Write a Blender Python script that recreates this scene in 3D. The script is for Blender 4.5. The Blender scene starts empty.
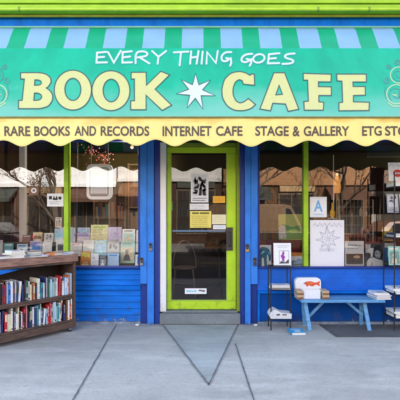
import bpy, bmesh, math, random
from mathutils import Vector, Matrix
from mathutils.geometry import tessellate_polygon
random.seed(11)
PI = math.pi
S = bpy.context.scene
COL = S.collection
CAMY, CAMZ, F = -5.5, 1.41, 412.0      # photographer stands in the street; F is the focal length in photo pixels


def X(px, y=0.0):
    return (px - 200) * (y - CAMY) / F


def Z(py, y=0.0):
    return CAMZ + (218 - py) * (y - CAMY) / F


def srgb(r, g, b):
    def f(c):
        c /= 255.0
        return c / 12.92 if c <= .04045 else ((c + .055) / 1.055) ** 2.4
    return (f(r), f(g), f(b))


# ------------------------------------------------------------------ materials
MATS = {}


def mat(name, col, rough=.6, var=.12, scale=6.0, bump=0.0, bscale=40.0, metal=0.0, spec=.4, stretch=None, col2=None, thr=None, coat=0.0):
    if name in MATS:
        return MATS[name]
    m = bpy.data.materials.new(name)
    m.use_nodes = True
    nt = m.node_tree
    N, L = nt.nodes, nt.links
    b = N['Principled BSDF']
    b.inputs['Roughness'].default_value = rough
    b.inputs['Metallic'].default_value = metal
    b.inputs['Specular IOR Level'].default_value = spec
    b.inputs['Coat Weight'].default_value = coat
    tc = N.new('ShaderNodeTexCoord')
    src = tc.outputs['Object']
    if stretch:
        mp = N.new('ShaderNodeMapping')
        mp.inputs['Scale'].default_value = stretch
        L.new(src, mp.inputs['Vector'])
        src = mp.outputs['Vector']
    if var > 0 or col2:
        n = N.new('ShaderNodeTexNoise')
        n.inputs['Scale'].default_value = scale
        n.inputs['Detail'].default_value = 6
        n.inputs['Roughness'].default_value = .65
        L.new(src, n.inputs['Vector'])
        r = N.new('ShaderNodeValToRGB')
        c2 = col2 or tuple(max(0, c * (1 - var)) for c in col)
        c1 = col if col2 else tuple(min(1, c * (1 + var)) for c in col)
        lo, hi = thr or (.3, .7)
        r.color_ramp.elements[0].position = lo
        r.color_ramp.elements[1].position = hi
        r.color_ramp.elements[0].color = (*c2, 1)
        r.color_ramp.elements[1].color = (*c1, 1)
        L.new(n.outputs['Fac'], r.inputs['Fac'])
        L.new(r.outputs['Color'], b.inputs['Base Color'])
    else:
        b.inputs['Base Color'].default_value = (*col, 1)
    if bump > 0:
        n2 = N.new('ShaderNodeTexNoise')
        n2.inputs['Scale'].default_value = bscale
        n2.inputs['Detail'].default_value = 5
        L.new(src, n2.inputs['Vector'])
        bp = N.new('ShaderNodeBump')
        bp.inputs['Strength'].default_value = bump
        bp.inputs['Distance'].default_value = .01
        L.new(n2.outputs['Fac'], bp.inputs['Height'])
        L.new(bp.outputs['Normal'], b.inputs['Normal'])
    MATS[name] = m
    return m


def flat(name, col, rough=.55):
    return mat(name, col, rough, var=.04, scale=25)


def emit(name, col, strength):
    if name in MATS:
        return MATS[name]
    m = bpy.data.materials.new(name)
    m.use_nodes = True
    b = m.node_tree.nodes['Principled BSDF']
    b.inputs['Base Color'].default_value = (*[c * .08 for c in col], 1)
    b.inputs['Emission Color'].default_value = (*col, 1)
    b.inputs['Emission Strength'].default_value = strength
    MATS[name] = m
    return m


def glass(name, base=.09, gain=1.9, tint=(.98, 1.0, .99)):
    m = bpy.data.materials.new(name)
    m.use_nodes = True
    nt = m.node_tree
    N, L = nt.nodes, nt.links
    N.remove(N['Principled BSDF'])
    out = N['Material Output']
    fr = N.new('ShaderNodeFresnel')
    fr.inputs['IOR'].default_value = 1.5
    ma = N.new('ShaderNodeMath')
    ma.operation = 'MULTIPLY_ADD'
    ma.inputs[1].default_value = gain
    ma.inputs[2].default_value = base
    ma.use_clamp = True
    L.new(fr.outputs['Fac'], ma.inputs[0])
    tr = N.new('ShaderNodeBsdfTransparent')
    tr.inputs['Color'].default_value = (*tint, 1)
    gl = N.new('ShaderNodeBsdfGlossy')
    gl.inputs['Roughness'].default_value = 0.0
    # very slight waviness of old plate glass
    tc = N.new('ShaderNodeTexCoord')
    no = N.new('ShaderNodeTexNoise')
    no.inputs['Scale'].default_value = 1.6
    L.new(tc.outputs['Object'], no.inputs['Vector'])
    bp = N.new('ShaderNodeBump')
    bp.inputs['Strength'].default_value = .02
    bp.inputs['Distance'].default_value = .02
    L.new(no.outputs['Fac'], bp.inputs['Height'])
    L.new(bp.outputs['Normal'], gl.inputs['Normal'])
    mx = N.new('ShaderNodeMixShader')
    L.new(ma.outputs[0], mx.inputs[0])
    L.new(tr.outputs[0], mx.inputs[1])
    L.new(gl.outputs[0], mx.inputs[2])
    L.new(mx.outputs[0], out.inputs['Surface'])
    MATS[name] = m
    return m


def grime(m, col, scale=2.5, lo=.52, hi=.75, amt=.6, zlo=None, zhi=None, stretch=None):
    """uneven dirt and wear over a paint; heavier towards the pavement when zlo / zhi are given"""
    nt = m.node_tree
    N, L = nt.nodes, nt.links
    b = N['Principled BSDF']
    old = b.inputs['Base Color'].links[0].from_socket
    tc = N.new('ShaderNodeTexCoord')
    src = tc.outputs['Object']
    if stretch:
        mp = N.new('ShaderNodeMapping')
        mp.inputs['Scale'].default_value = stretch
        L.new(src, mp.inputs['Vector'])
        src = mp.outputs[0]
    no = N.new('ShaderNodeTexNoise')
    no.inputs['Scale'].default_value = scale
    no.inputs['Detail'].default_value = 9
    no.inputs['Roughness'].default_value = .7
    L.new(src, no.inputs['Vector'])
    fac = no.outputs['Fac']
    if zlo is not None:
        sx = N.new('ShaderNodeSeparateXYZ')
        L.new(tc.outputs['Object'], sx.inputs[0])
        mz = N.new('ShaderNodeMapRange')
        mz.inputs['From Min'].default_value = zlo
        mz.inputs['From Max'].default_value = zhi
        mz.inputs['To Min'].default_value = .16
        mz.inputs['To Max'].default_value = -.1
        L.new(sx.outputs['Z'], mz.inputs['Value'])
        ad = N.new('ShaderNodeMath')
        L.new(fac, ad.inputs[0])
        L.new(mz.outputs[0], ad.inputs[1])
        fac = ad.outputs[0]
    r = N.new('ShaderNodeMapRange')
    r.inputs['From Min'].default_value = lo
    r.inputs['From Max'].default_value = hi
    r.inputs['To Max'].default_value = amt
    L.new(fac, r.inputs['Value'])
    mx = N.new('ShaderNodeMix')
    mx.data_type = 'RGBA'
    L.new(r.outputs[0], mx.inputs['Factor'])
    L.new(old, mx.inputs['A'])
    mx.inputs['B'].default_value = (*col, 1)
    L.new(mx.outputs['Result'], b.inputs['Base Color'])
    return m


# ------------------------------------------------------------------ mesh builder
class MB:
    def __init__(self):
        self.v, self.f, self.m = [], [], []

    def add(self, vs, fs, mi=0, M=None):
        o = len(self.v)
        for p in vs:
            p = Vector(p)
            self.v.append(M @ p if M else p)
        for q in fs:
            self.f.append([i + o for i in q])
            self.m.append(mi)

    def box(self, x0, x1, y0, y1, z0, z1, mi=0, M=None):
        vs = [(x, y, z) for x in (x0, x1) for y in (y0, y1) for z in (z0, z1)]
        self.add(vs, [(0, 1, 3, 2), (4, 6, 7, 5), (0, 4, 5, 1), (2, 3, 7, 6), (0, 2, 6, 4), (1, 5, 7, 3)], mi, M)

    def bar(self, a, b, w, d, mi=0, up=(0, 0, 1)):
        a, b = Vector(a), Vector(b)
        t = (b - a).normalized()
        u = Vector(up)
        if abs(t.dot(u)) > .95:
            u = Vector((0, 1, 0))
        s = t.cross(u).normalized()
        u = s.cross(t).normalized()
        vs = []
        for p in (a, b):
            for i, j in ((-1, -1), (1, -1), (1, 1), (-1, 1)):
                vs.append(p + s * i * w / 2 + u * j * d / 2)
        self.add(vs, [(0, 3, 2, 1), (4, 5, 6, 7), (0, 1, 5, 4), (1, 2, 6, 5), (2, 3, 7, 6), (3, 0, 4, 7)], mi)

    def tube(self, pts, r, n=8, mi=0, closed=False):
        pts = [Vector(p) for p in pts]
        rs = r if isinstance(r, (list, tuple)) else [r] * len(pts)
        k = len(pts)
        vs, fs = [], []
        pu = None
        for i, p in enumerate(pts):
            if closed:
                t = pts[(i + 1) % k] - pts[i - 1]
            else:
                t = pts[min(i + 1, k - 1)] - pts[max(i - 1, 0)]
            t = t.normalized() if t.length > 1e-9 else Vector((0, 0, 1))
            u = pu or (Vector((0, 0, 1)) if abs(t.z) < .9 else Vector((1, 0, 0)))
            u = (u - t * u.dot(t))
            u = u.normalized() if u.length > 1e-6 else t.orthogonal().normalized()
            pu = u
            w = t.cross(u)
            for j in range(n):
                a = 2 * PI * j / n
                vs.append(p + (u * math.cos(a) + w * math.sin(a)) * rs[i])
        for i in range(k if closed else k - 1):
            i2 = (i + 1) % k
            for j in range(n):
                fs.append((i * n + j, i * n + (j + 1) % n, i2 * n + (j + 1) % n, i2 * n + j))
        if not closed:
            fs.append(tuple(range(n))[::-1])
            fs.append(tuple((k - 1) * n + j for j in range(n)))
        self.add(vs, fs, mi)

    def lathe(self, prof, c=(0, 0, 0), n=20, mi=0, M=None):
        vs, fs = [], []
        for r, z in prof:
            for j in range(n):
                a = 2 * PI * j / n
                vs.append((c[0] + r * math.cos(a), c[1] + r * math.sin(a), c[2] + z))
        for i in range(len(prof) - 1):
            for j in range(n):
                fs.append((i * n + j, i * n + (j + 1) % n, (i + 1) * n + (j + 1) % n, (i + 1) * n + j))
        fs.append(tuple(range(n))[::-1])
        fs.append(tuple((len(prof) - 1) * n + j for j in range(n)))
        self.add(vs, fs, mi, M)

    def ball(self, c, r, n=8, mi=0):
        prof = [(max(1e-4, r * math.sin(PI * i / n)), -r * math.cos(PI * i / n)) for i in range(n + 1)]
        self.lathe(prof, c, n, mi)

    def prism(self, poly, d0, d1, fn, mi=0):
        """poly: 2-D outline; fn(u, v, d) -> 3-D; extruded from d0 to d1"""
        n = len(poly)
        tris = tessellate_polygon([[Vector((p[0], p[1], 0)) for p in poly]])
        vs = [fn(p[0], p[1], d0) for p in poly] + [fn(p[0], p[1], d1) for p in poly]
        fs = [tuple(t) for t in tris] + [tuple(i + n for i in t[::-1]) for t in tris]
        fs += [(i, (i + 1) % n, (i + 1) % n + n, i + n) for i in range(n)]
        self.add(vs, fs, mi)

    def flatpoly(self, loops, fn, mi=0):
        """a filled 2-D shape (first loop outer, then holes) laid on a surface by fn(u, v)"""
        lp = [[Vector((p[0], p[1], 0)) for p in l] for l in loops]
        tris = tessellate_polygon(lp)
        fl = [p for l in loops for p in l]
        self.add([fn(p[0], p[1]) for p in fl], [tuple(t) for t in tris], mi)

    def ribbon(self, pts, w, fn, mi=0, closed=False, caps=True):
        """a stroke of width w in 2-D, laid on a surface by fn(u, v)"""
        pts = [Vector((p[0], p[1])) for p in pts]
        k = len(pts)
        vs, fs = [], []
        for i in range(k):
            if closed:
                a, b, c = pts[i - 1], pts[i], pts[(i + 1) % k]
            else:
                a, b, c = pts[max(i - 1, 0)], pts[i], pts[min(i + 1, k - 1)]
            t1 = (b - a).normalized() if (b - a).length > 1e-9 else (c - b).normalized()
            t2 = (c - b).normalized() if (c - b).length > 1e-9 else t1
            n1, n2 = Vector((-t1.y, t1.x)), Vector((-t2.y, t2.x))
            m = (n1 + n2)
            m = m.normalized() if m.length > .2 else n1
            sc = min(1.8, 1 / max(.4, m.dot(n1)))
            vs += [fn(*(b + m * w / 2 * sc)), fn(*(b - m * w / 2 * sc))]
        for i in range(k if closed else k - 1):
            j = (i + 1) % k
            fs.append((2 * i, 2 * i + 1, 2 * j + 1, 2 * j))
        self.add(vs, fs, mi)
        if caps and not closed:
            for p, q in ((pts[0], pts[1]), (pts[-1], pts[-2])):
                d = (p - q).normalized()
                n = Vector((-d.y, d.x))
                arc = [p + (n * math.cos(a) + d * math.sin(a)) * w / 2 for a in [PI * i / 8 for i in range(9)]]
                self.flatpoly([[(q.x, q.y) for q in arc]], fn, mi)

    def build(self, name, mats, parent=None, smooth=False, bevel=0, world=True, loc=None, seg=2):
        me = bpy.data.meshes.new(name)
        vs = self.v
        if parent is not None and world:
            Mi = root_matrix(parent).inverted()
            vs = [Mi @ p for p in vs]
        elif parent is None and world:
            if loc is None:
                lo = [min(p[i] for p in vs) for i in range(3)]
                hi = [max(p[i] for p in vs) for i in range(3)]
                loc = Vector(((lo[0] + hi[0]) / 2, (lo[1] + hi[1]) / 2, lo[2]))
            loc = Vector(loc)
            vs = [p - loc for p in vs]
        me.from_pydata([tuple(p) for p in vs], [], self.f)
        mats = mats if isinstance(mats, (list, tuple)) else [mats]
        for m in mats:
            me.materials.append(m)
        me.polygons.foreach_set('material_index', self.m)
        bm = bmesh.new()
        bm.from_mesh(me)
        bmesh.ops.recalc_face_normals(bm, faces=bm.faces)
        bm.to_mesh(me)
        bm.free()
        o = bpy.data.objects.new(name, me)
        COL.objects.link(o)
        if parent is not None:
            o.parent = parent
        elif loc is not None:
            o.location = loc
        if smooth:
            me.polygons.foreach_set('use_smooth', [True] * len(me.polygons))
            es = o.modifiers.new('edges', 'EDGE_SPLIT')
            es.split_angle = math.radians(40)
        if bevel:
            bv = o.modifiers.new('bevel', 'BEVEL')
            bv.width = bevel
            bv.segments = seg
            bv.limit_method = 'ANGLE'
            bv.angle_limit = math.radians(35)
        return o


def root_matrix(o):
    while o.parent is not None:
        o = o.parent
    return o.matrix_basis.copy()


def tag(o, label=None, cat=None, group=None, kind=None):
    if label: o['label'] = label
    if cat: o['category'] = cat
    if group: o['group'] = group
    if kind: o['kind'] = kind
    return o


def thing(name, label, cat, loc, rz=0, group=None, rx=0):
    o = bpy.data.objects.new(name, None)
    o.empty_display_size = .1
    COL.objects.link(o)
    o.location = loc
    o.rotation_euler = (rx, 0, rz)
    o.matrix_basis = Matrix.LocRotScale(Vector(loc), o.rotation_euler, None)
    return tag(o, label, cat, group)


def struct(mb, name, m, **k):
    return tag(mb.build(name, m, **k), kind='structure')


def dup(root, loc, rz, label, group=None):
    def cp(o, parent):
        c = o.copy()
        COL.objects.link(c)
        if parent is not None:
            c.parent = parent
        for ch in [q for q in COL.objects if q.parent == o]:
            cp(ch, c)
        return c
    r = cp(root, None)
    r.location = loc
    r.rotation_euler = (root.rotation_euler[0], 0, rz)
    return tag(r, label, None, group)


def text_geo(body, bold=0.0, shear=0.0):
    cu = bpy.data.curves.new('lettering_source', 'FONT')
    cu.body = body
    cu.size = 1
    cu.offset = bold
    cu.shear = shear
    cu.resolution_u = 5
    o = bpy.data.objects.new('lettering_source', cu)
    COL.objects.link(o)
    dg = bpy.context.evaluated_depsgraph_get()
    me = bpy.data.meshes.new_from_object(o.evaluated_get(dg))
    vs = [(v.co.x, v.co.y) for v in me.vertices]
    fs = [tuple(p.vertices) for p in me.polygons]
    bpy.data.objects.remove(o)
    bpy.data.curves.remove(cu)
    bpy.data.meshes.remove(me)
    return vs, fs


def put_text(mb, body, u0, u1, v0, v1, fn, mi=0, bold=0.0):
    """lettering fitted to the box u0..u1, v0..v1 (v0 baseline, v1 cap height) of a surface"""
    vs, fs = text_geo(body, bold)
    a, b = min(p[0] for p in vs), max(p[0] for p in vs)
    c, d = min(p[1] for p in vs), max(p[1] for p in vs)
    mb.add([fn(u0 + (p[0] - a) / (b - a) * (u1 - u0), v0 + (p[1] - c) / (d - c) * (v1 - v0)) for p in vs], fs, mi)


def ell(cx, cy, rx, ry, n=28, rot=0):
    out = []
    for i in range(n):
        a = 2 * PI * i / n
        x, y = rx * math.cos(a), ry * math.sin(a)
        out.append((cx + x * math.cos(rot) - y * math.sin(rot), cy + x * math.sin(rot) + y * math.cos(rot)))
    return out


def rect(x0, y0, x1, y1):
    return [(x0, y0), (x1, y0), (x1, y1), (x0, y1)]


def smooth_loop(pts, keep=()):
    """Chaikin smoothing of a closed loop; indices in keep stay sharp"""
    n = len(pts)
    out = []
    for i in range(n):
        p0, p1, p2 = pts[i - 1], pts[i], pts[(i + 1) % n]
        if i in keep:
            out.append(p1)
        else:
            a = (p1[0] * .7 + p0[0] * .3, p1[1] * .7 + p0[1] * .3)
            b = (p1[0] * .7 + p2[0] * .3, p1[1] * .7 + p2[1] * .3)
            m = ((a[0] + b[0] + p1[0] * 2) / 4, (a[1] + b[1] + p1[1] * 2) / 4)
            out += [a, m, b]
    return out


# ------------------------------------------------------------------ palette
def wood(name, col, col2, stretch=(2, 14, 14), rough=.6, bump=.25):
    return mat(name, col, rough, var=.3, scale=3.2, bump=bump, bscale=5, stretch=stretch, col2=col2, thr=(.32, .68))


LIME = mat('lime_paint', (.36, .58, .03), .45, spec=.2, var=.12, scale=5, bump=.06, bscale=30)
LIME_D = mat('olive_lime_paint', (.20, .27, .02), .5, var=.15, scale=6)
LIME_DOOR = mat('lime_door_paint', (.47, .70, .03), .4, spec=.25, var=.08, scale=6, bump=.04, bscale=25)
BLUE = mat('blue_paint', (.002, .15, .60), .5, spec=.1, var=.16, scale=4, bump=.08, bscale=35)
BLUE2 = mat('blue_board_paint', (.042, .215, .68), .45, spec=.15, var=.14, scale=5, bump=.08, bscale=35)
BLUE_DK = mat('dark_blue_paint', (.006, .035, .24), .45, var=.12, scale=5)
WHITE_P = mat('white_paint', (.78, .79, .78), .45, var=.06, scale=5, bump=.05, bscale=30)
DKMETAL = mat('dark_metal', (.06, .055, .055), .45, var=.25, scale=12, metal=.5)
STEEL = mat('worn_steel', (.3, .28, .26), .4, var=.25, scale=20, metal=.8)
BRASS = mat('brass', (.45, .3, .1), .4, var=.2, scale=20, metal=.8)
BLACK = mat('black_wire', (.015, .015, .017), .45, var=.2, scale=20)
WOOD_CART = wood('weathered_cart_wood', (.15, .085, .055), (.045, .026, .02))
WOOD_TOP = wood('weathered_top_wood', (.40, .22, .15), (.15, .075, .055))
WOOD_IN = wood('interior_wood', (.075, .034, .014), (.028, .012, .006), stretch=(10, 10, 1.2))
WOOD_IN2 = wood('bookcase_wood', (.14, .07, .03), (.06, .028, .012), stretch=(3, 3, 8))
FLOORW = wood('interior_floor_boards', (.05, .03, .018), (.025, .014, .009), stretch=(12, 1.5, 1))
PLASTER = mat('interior_plaster', (.30, .21, .13), .8, var=.2, scale=2)
BENCHB = mat('light_blue_bench_paint', (.15, .36, .58), .55, var=.2, scale=7, bump=.2, bscale=25, stretch=(1, 4, 4), col2=(.075, .24, .46), thr=(.35, .6))
PAPER = flat('white_paper', (.80, .80, .80), .7)
PAGES = mat('book_pages', (.74, .70, .60), .8, var=.12, scale=60, stretch=(1, 1, 30))
GLASS = glass('window_glass', base=.06, gain=1.7)
GLASS_DOOR = glass('door_glass', base=.02, gain=1.3)
CREAM = flat('cream_vinyl', (.60, .57, .21), .5)
OUTLINE = flat('grey_outline_vinyl', (.055, .10, .09), .5)
WHITEV = flat('white_vinyl', (.62, .64, .66), .5)
VAL_TXT = flat('grey_brown_lettering', (.085, .065, .045), .6)
INK = flat('black_ink', (.02, .02, .022), .7)
GREYINK = flat('grey_ink', (.22, .22, .23), .7)
for _m, _c in ((BLUE, (.002, .07, .33)), (BLUE2, (.012, .10, .40))):
    grime(_m, _c, 3.0, .50, .72, .75, stretch=(2, 2, .5))
    grime(_m, (.06, .07, .09), 7, .60, .72, .6, 0, .5)
    grime(_m, (.30, .40, .55), 22, .685, .70, .8)
grime(LIME_DOOR, (.24, .40, .02), 3.0, .54, .78, .55, stretch=(2, 2, .5))
grime(LIME_DOOR, (.10, .10, .06), 8, .62, .75, .6, .16, .5)
grime(LIME, (.17, .30, .02), 2.0, .48, .75, .65, stretch=(.5, 2, 3))
grime(WHITE_P, (.38, .36, .32), 5, .55, .75, .6, 0, 1.2)
grime(WOOD_TOP, (.45, .34, .28), 12, .60, .72, .6, stretch=(1.2, 6, 6))
grime(WOOD_CART, (.28, .19, .14), 14, .62, .72, .6, stretch=(1.2, 6, 6))
grime(BENCHB, (.42, .52, .58), 16, .62, .68, .7, stretch=(.8, 3, 3))
grime(BENCHB, (.10, .13, .17), 6, .60, .75, .6)
EXPOSURE = 2.75


# ------------------------------------------------------------------ special surface materials
def brick_paint(name, col, bw, bh, mortar=.008, depth=.6, col2=None, peel=False):
    m = mat(name, col, .45, var=.18, scale=3.5)
    nt = m.node_tree
    N, L = nt.nodes, nt.links
    b = N['Principled BSDF']
    tc = N.new('ShaderNodeTexCoord')
    mp = N.new('ShaderNodeMapping')
    mp.inputs['Rotation'].default_value = (PI / 2, 0, 0)
    L.new(tc.outputs['Object'], mp.inputs['Vector'])
    br = N.new('ShaderNodeTexBrick')
    br.inputs['Scale'].default_value = 1
    br.inputs['Brick Width'].default_value = bw
    br.inputs['Row Height'].default_value = bh
    br.inputs['Mortar Size'].default_value = mortar
    br.inputs['Mortar Smooth'].default_value = .4
    br.inputs['Color1'].default_value = (1, 1, 1, 1)
    br.inputs['Color2'].default_value = (.86, .86, .86, 1)
    br.inputs['Mortar'].default_value = (0, 0, 0, 1)
    L.new(mp.outputs[0], br.inputs['Vector'])
    no = N.new('ShaderNodeTexNoise')
    no.inputs['Scale'].default_value = 30
    L.new(tc.outputs['Object'], no.inputs['Vector'])
    ad = N.new('ShaderNodeMath')
    ad.operation = 'MULTIPLY_ADD'
    ad.inputs[1].default_value = .25
    L.new(no.outputs['Fac'], ad.inputs[0])
    L.new(br.outputs['Color'], ad.inputs[2])
    bp = N.new('ShaderNodeBump')
    bp.inputs['Strength'].default_value = depth
    bp.inputs['Distance'].default_value = .012
    L.new(ad.outputs[0], bp.inputs['Height'])
    L.new(bp.outputs['Normal'], b.inputs['Normal'])
    if col2:
        old = b.inputs['Base Color'].links[0].from_socket
        mx = N.new('ShaderNodeMix')
        mx.data_type = 'RGBA'
        L.new(br.outputs['Fac'], mx.inputs['Factor'])
        L.new(old, mx.inputs['A'])
        mx.inputs['B'].default_value = (*col2, 1)
        L.new(mx.outputs['Result'], b.inputs['Base Color'])
    return m


def add_peel(m, col, zmax, scale=9, thr=.60):
    """flaked paint showing the pale undercoat close to the pavement"""
    nt = m.node_tree
    N, L = nt.nodes, nt.links
    b = N['Principled BSDF']
    old = b.inputs['Base Color'].links[0].from_socket
    tc = N.new('ShaderNodeTexCoord')
    no = N.new('ShaderNodeTexNoise')
    no.inputs['Scale'].default_value = scale
    no.inputs['Detail'].default_value = 8
    no.inputs['Roughness'].default_value = .7
    L.new(tc.outputs['Object'], no.inputs['Vector'])
    sx = N.new('ShaderNodeSeparateXYZ')
    L.new(tc.outputs['Object'], sx.inputs[0])
    mr = N.new('ShaderNodeMapRange')
    mr.inputs['From Min'].default_value = 0
    mr.inputs['From Max'].default_value = zmax
    mr.inputs['To Min'].default_value = .13
    mr.inputs['To Max'].default_value = -.2
    L.new(sx.outputs['Z'], mr.inputs['Value'])
    ad = N.new('ShaderNodeMath')
    L.new(no.outputs['Fac'], ad.inputs[0])
    L.new(mr.outputs[0], ad.inputs[1])
    gt = N.new('ShaderNodeMath')
    gt.operation = 'GREATER_THAN'
    gt.inputs[1].default_value = thr
    L.new(ad.outputs[0], gt.inputs[0])
    mx = N.new('ShaderNodeMix')
    mx.data_type = 'RGBA'
    L.new(gt.outputs[0], mx.inputs['Factor'])
    L.new(old, mx.inputs['A'])
    mx.inputs['B'].default_value = (*col, 1)
    L.new(mx.outputs['Result'], b.inputs['Base Color'])


def concrete(name, col, stain=.5, seed=0.0, spot=True):
    m = mat(name, col, .85, var=.10, scale=1.1, spec=.25)
    nt = m.node_tree
    N, L = nt.nodes, nt.links
    b = N['Principled BSDF']
    cur = b.inputs['Base Color'].links[0].from_socket
    tc = N.new('ShaderNodeTexCoord')
    mp = N.new('ShaderNodeMapping')
    mp.inputs['Location'].default_value = (seed, seed * 1.7, 0)
    L.new(tc.outputs['Object'], mp.inputs['Vector'])

    def layer(cur, scale, lo, hi, c, amt, detail=8, stretch=None, rough=.65):
        no = N.new('ShaderNodeTexNoise')
        no.inputs['Scale'].default_value = scale
        no.inputs['Detail'].default_value = detail
        no.inputs['Roughness'].default_value = rough
        if stretch:
            m2 = N.new('ShaderNodeMapping')
            m2.inputs['Scale'].default_value = stretch
            L.new(mp.outputs[0], m2.inputs['Vector'])
            L.new(m2.outputs[0], no.inputs['Vector'])
        else:
            L.new(mp.outputs[0], no.inputs['Vector'])
        r = N.new('ShaderNodeMapRange')
        r.inputs['From Min'].default_value = lo
        r.inputs['From Max'].default_value = hi
        r.inputs['To Max'].default_value = amt
        L.new(no.outputs['Fac'], r.inputs['Value'])
        mx = N.new('ShaderNodeMix')
        mx.data_type = 'RGBA'
        L.new(r.outputs[0], mx.inputs['Factor'])
        L.new(cur, mx.inputs['A'])
        mx.inputs['B'].default_value = (*c, 1)
        L.new(mx.outputs['Result'], b.inputs['Base Color'])
        return mx.outputs['Result']
    d = tuple(c * .55 for c in col)
    l = tuple(min(1, c * 1.3) for c in col)
    cur = layer(cur, 1.6, .48, .72, d, stain)
    cur = layer(cur, .55, .45, .65, tuple(c * .62 for c in col), .75)
    cur = layer(cur, 5.0, .54, .70, tuple(c * .5 for c in col), .7, 10, stretch=(.45, 1.6, 1), rough=.8)
    cur = layer(cur, 3.0, .5, .72, l, .8, stretch=(.35, 1.4, 1))
    cur = layer(cur, 45, .50, .70, d, .85, 6, rough=.85)
    cur = layer(cur, 26, .70, .73, tuple(c * .3 for c in col), .5, 3)
    cur = layer(cur, 160, .58, .72, l, .5, 2)
    if spot:
        cur = layer(cur, 9, .74, .77, tuple(c * .5 for c in col), .4, 2, rough=.4)
    no = N.new('ShaderNodeTexNoise')
    no.inputs['Scale'].default_value = 110
    no.inputs['Detail'].default_value = 4
    L.new(mp.outputs[0], no.inputs['Vector'])
    bp = N.new('ShaderNodeBump')
    bp.inputs['Strength'].default_value = .5
    bp.inputs['Distance'].default_value = .006
    L.new(no.outputs['Fac'], bp.inputs['Height'])
    L.new(bp.outputs['Normal'], b.inputs['Normal'])
    return m


SIDEWALK = concrete('sidewalk_concrete', (.505, .488, .432), .45)
TRIANGLE = concrete('smooth_patch_concrete', (.42, .44, .405), .5, 4.0, spot=False)
JOINT = mat('joint_dirt', (.095, .095, .10), .9, var=.5, scale=14)
ASPH_PATCH = concrete('dark_patch_asphalt', (.135, .13, .125), .4, 9.0)
STONE = concrete('threshold_stone', (.20, .225, .235), .5, 2.0)
ASPHALT = concrete('road_asphalt', (.055, .055, .058), .4, 5.0)
KERB = concrete('kerb_concrete', (.30, .30, .29), .4, 7.0)

# ------------------------------------------------------------------ ground
g = MB(); g.box(-80, 80, -80, 60, -.6, -.16)
struct(g, 'ground', concrete('far_ground', (.16, .15, .14), .4, 3.0))
g = MB(); g.box(-60, 60, -13.0, -3.95, -.3, -.14)
struct(g, 'road', ASPHALT)
g = MB()
for k in range(-12, 13):
    g.add([(k * 4.5, -8.55, -.1355), (k * 4.5 + 3, -8.55, -.1355), (k * 4.5 + 3, -8.43, -.1355), (k * 4.5, -8.43, -.1355)], [(0, 1, 2, 3)])
struct(g, 'road_markings', flat('road_paint', (.7, .55, .12)))
g = MB(); g.box(-60, 60, -3.8, .3, -.3, 0.0)
struct(g, 'sidewalk', SIDEWALK)
g = MB(); g.box(-60, 60, -3.95, -3.803, -.3, -.002)
struct(g, 'kerb', KERB, bevel=.015)
g = MB(); g.box(-60, 60, -17, -13.15, -.3, 0.0)
struct(g, 'far_sidewalk', concrete('far_pavement', (.33, .32, .30), .4, 1.0))
g = MB(); g.box(-60, 60, -13.147, -13.0, -.3, -.002)
struct(g, 'far_kerb', KERB)


def ground_pt(px, py, z):
    d = F * (CAMZ - z) / (py - 218)
    return Vector(((px - 200) * d / F, CAMY + d, z))


def jitter_line(a, b, n=26, amp=.006):
    return [(a[0] + (b[0] - a[0]) * i / n + random.uniform(-amp, amp) * (0 < i < n), a[1] + (b[1] - a[1]) * i / n) for i in range(n + 1)]


lay = lambda z: (lambda u, v: Vector((u, v, z)))
JOINT_EDGE = mat('joint_edge_grime', (.33, .325, .30), .9, var=.5, scale=9)


def joint(gd, ge, a, b_, w, z):
    n = int((Vector(b_) - Vector(a)).length / .035) + 2
    l1 = jitter_line(a, b_, n, .0022)
    gd.ribbon(l1, w, lay(z + .0015), caps=False)
    ge.ribbon(jitter_line(a, b_, n, .004), w * 2.4, lay(z), caps=False)


gd, ge = MB(), MB()
for a, b_, w in (((-1.108, -.02), (-.90, -3.8), .0075), ((.396, -.88), (.437, -3.8), .0075), ((-3.35, -.02), (-3.2, -3.8), .007), ((2.95, -.75), (2.75, -3.8), .007), ((-12, -3.0), (12, -3.0), .008)):
    joint(gd, ge, a, b_, w, .004 if a[0] != -12 else .007)
struct(gd, 'sidewalk_joints', JOINT)
struct(ge, 'sidewalk_joint_edges', JOINT_EDGE)
# the triangular concrete patch in front of the door, with its dark joint round it
tri = [(-.49, -.075), (.50, -.075), (.075, -2.03)]
g = MB(); g.flatpoly([tri], lay(.004)); struct(g, 'pavement_patch', TRIANGLE)
gd, ge = MB(), MB()
joint(gd, ge, tri[0], tri[2], .0075, .008)
joint(gd, ge, tri[1], tri[2], .0075, .008)
struct(gd, 'pavement_patch_joint', JOINT)
struct(ge, 'pavement_patch_joint_edge', JOINT_EDGE)
g = MB()
g.flatpoly([jitter_line((1.58, -.06), (3.3, -.06), 4, 0) + jitter_line((3.3, -.64), (1.62, -.625), 30, .0)], lay(.005))
struct(g, 'asphalt_patch_path', ASPH_PATCH)
g = MB()
g.ribbon([(1.585, -.06), (1.60, -.3), (1.625, -.62)], .03, lay(.009))
struct(g, 'asphalt_patch_edge_path', JOINT)

# ------------------------------------------------------------------ the shop building
shop = thing('shop_building', 'blue and lime green shop front with glazed door between two big display windows', 'building', (0, 0, 0))
B = lambda mb, name, m, **k: mb.build(name, m, parent=k.pop('parent', shop), **k)

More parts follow.
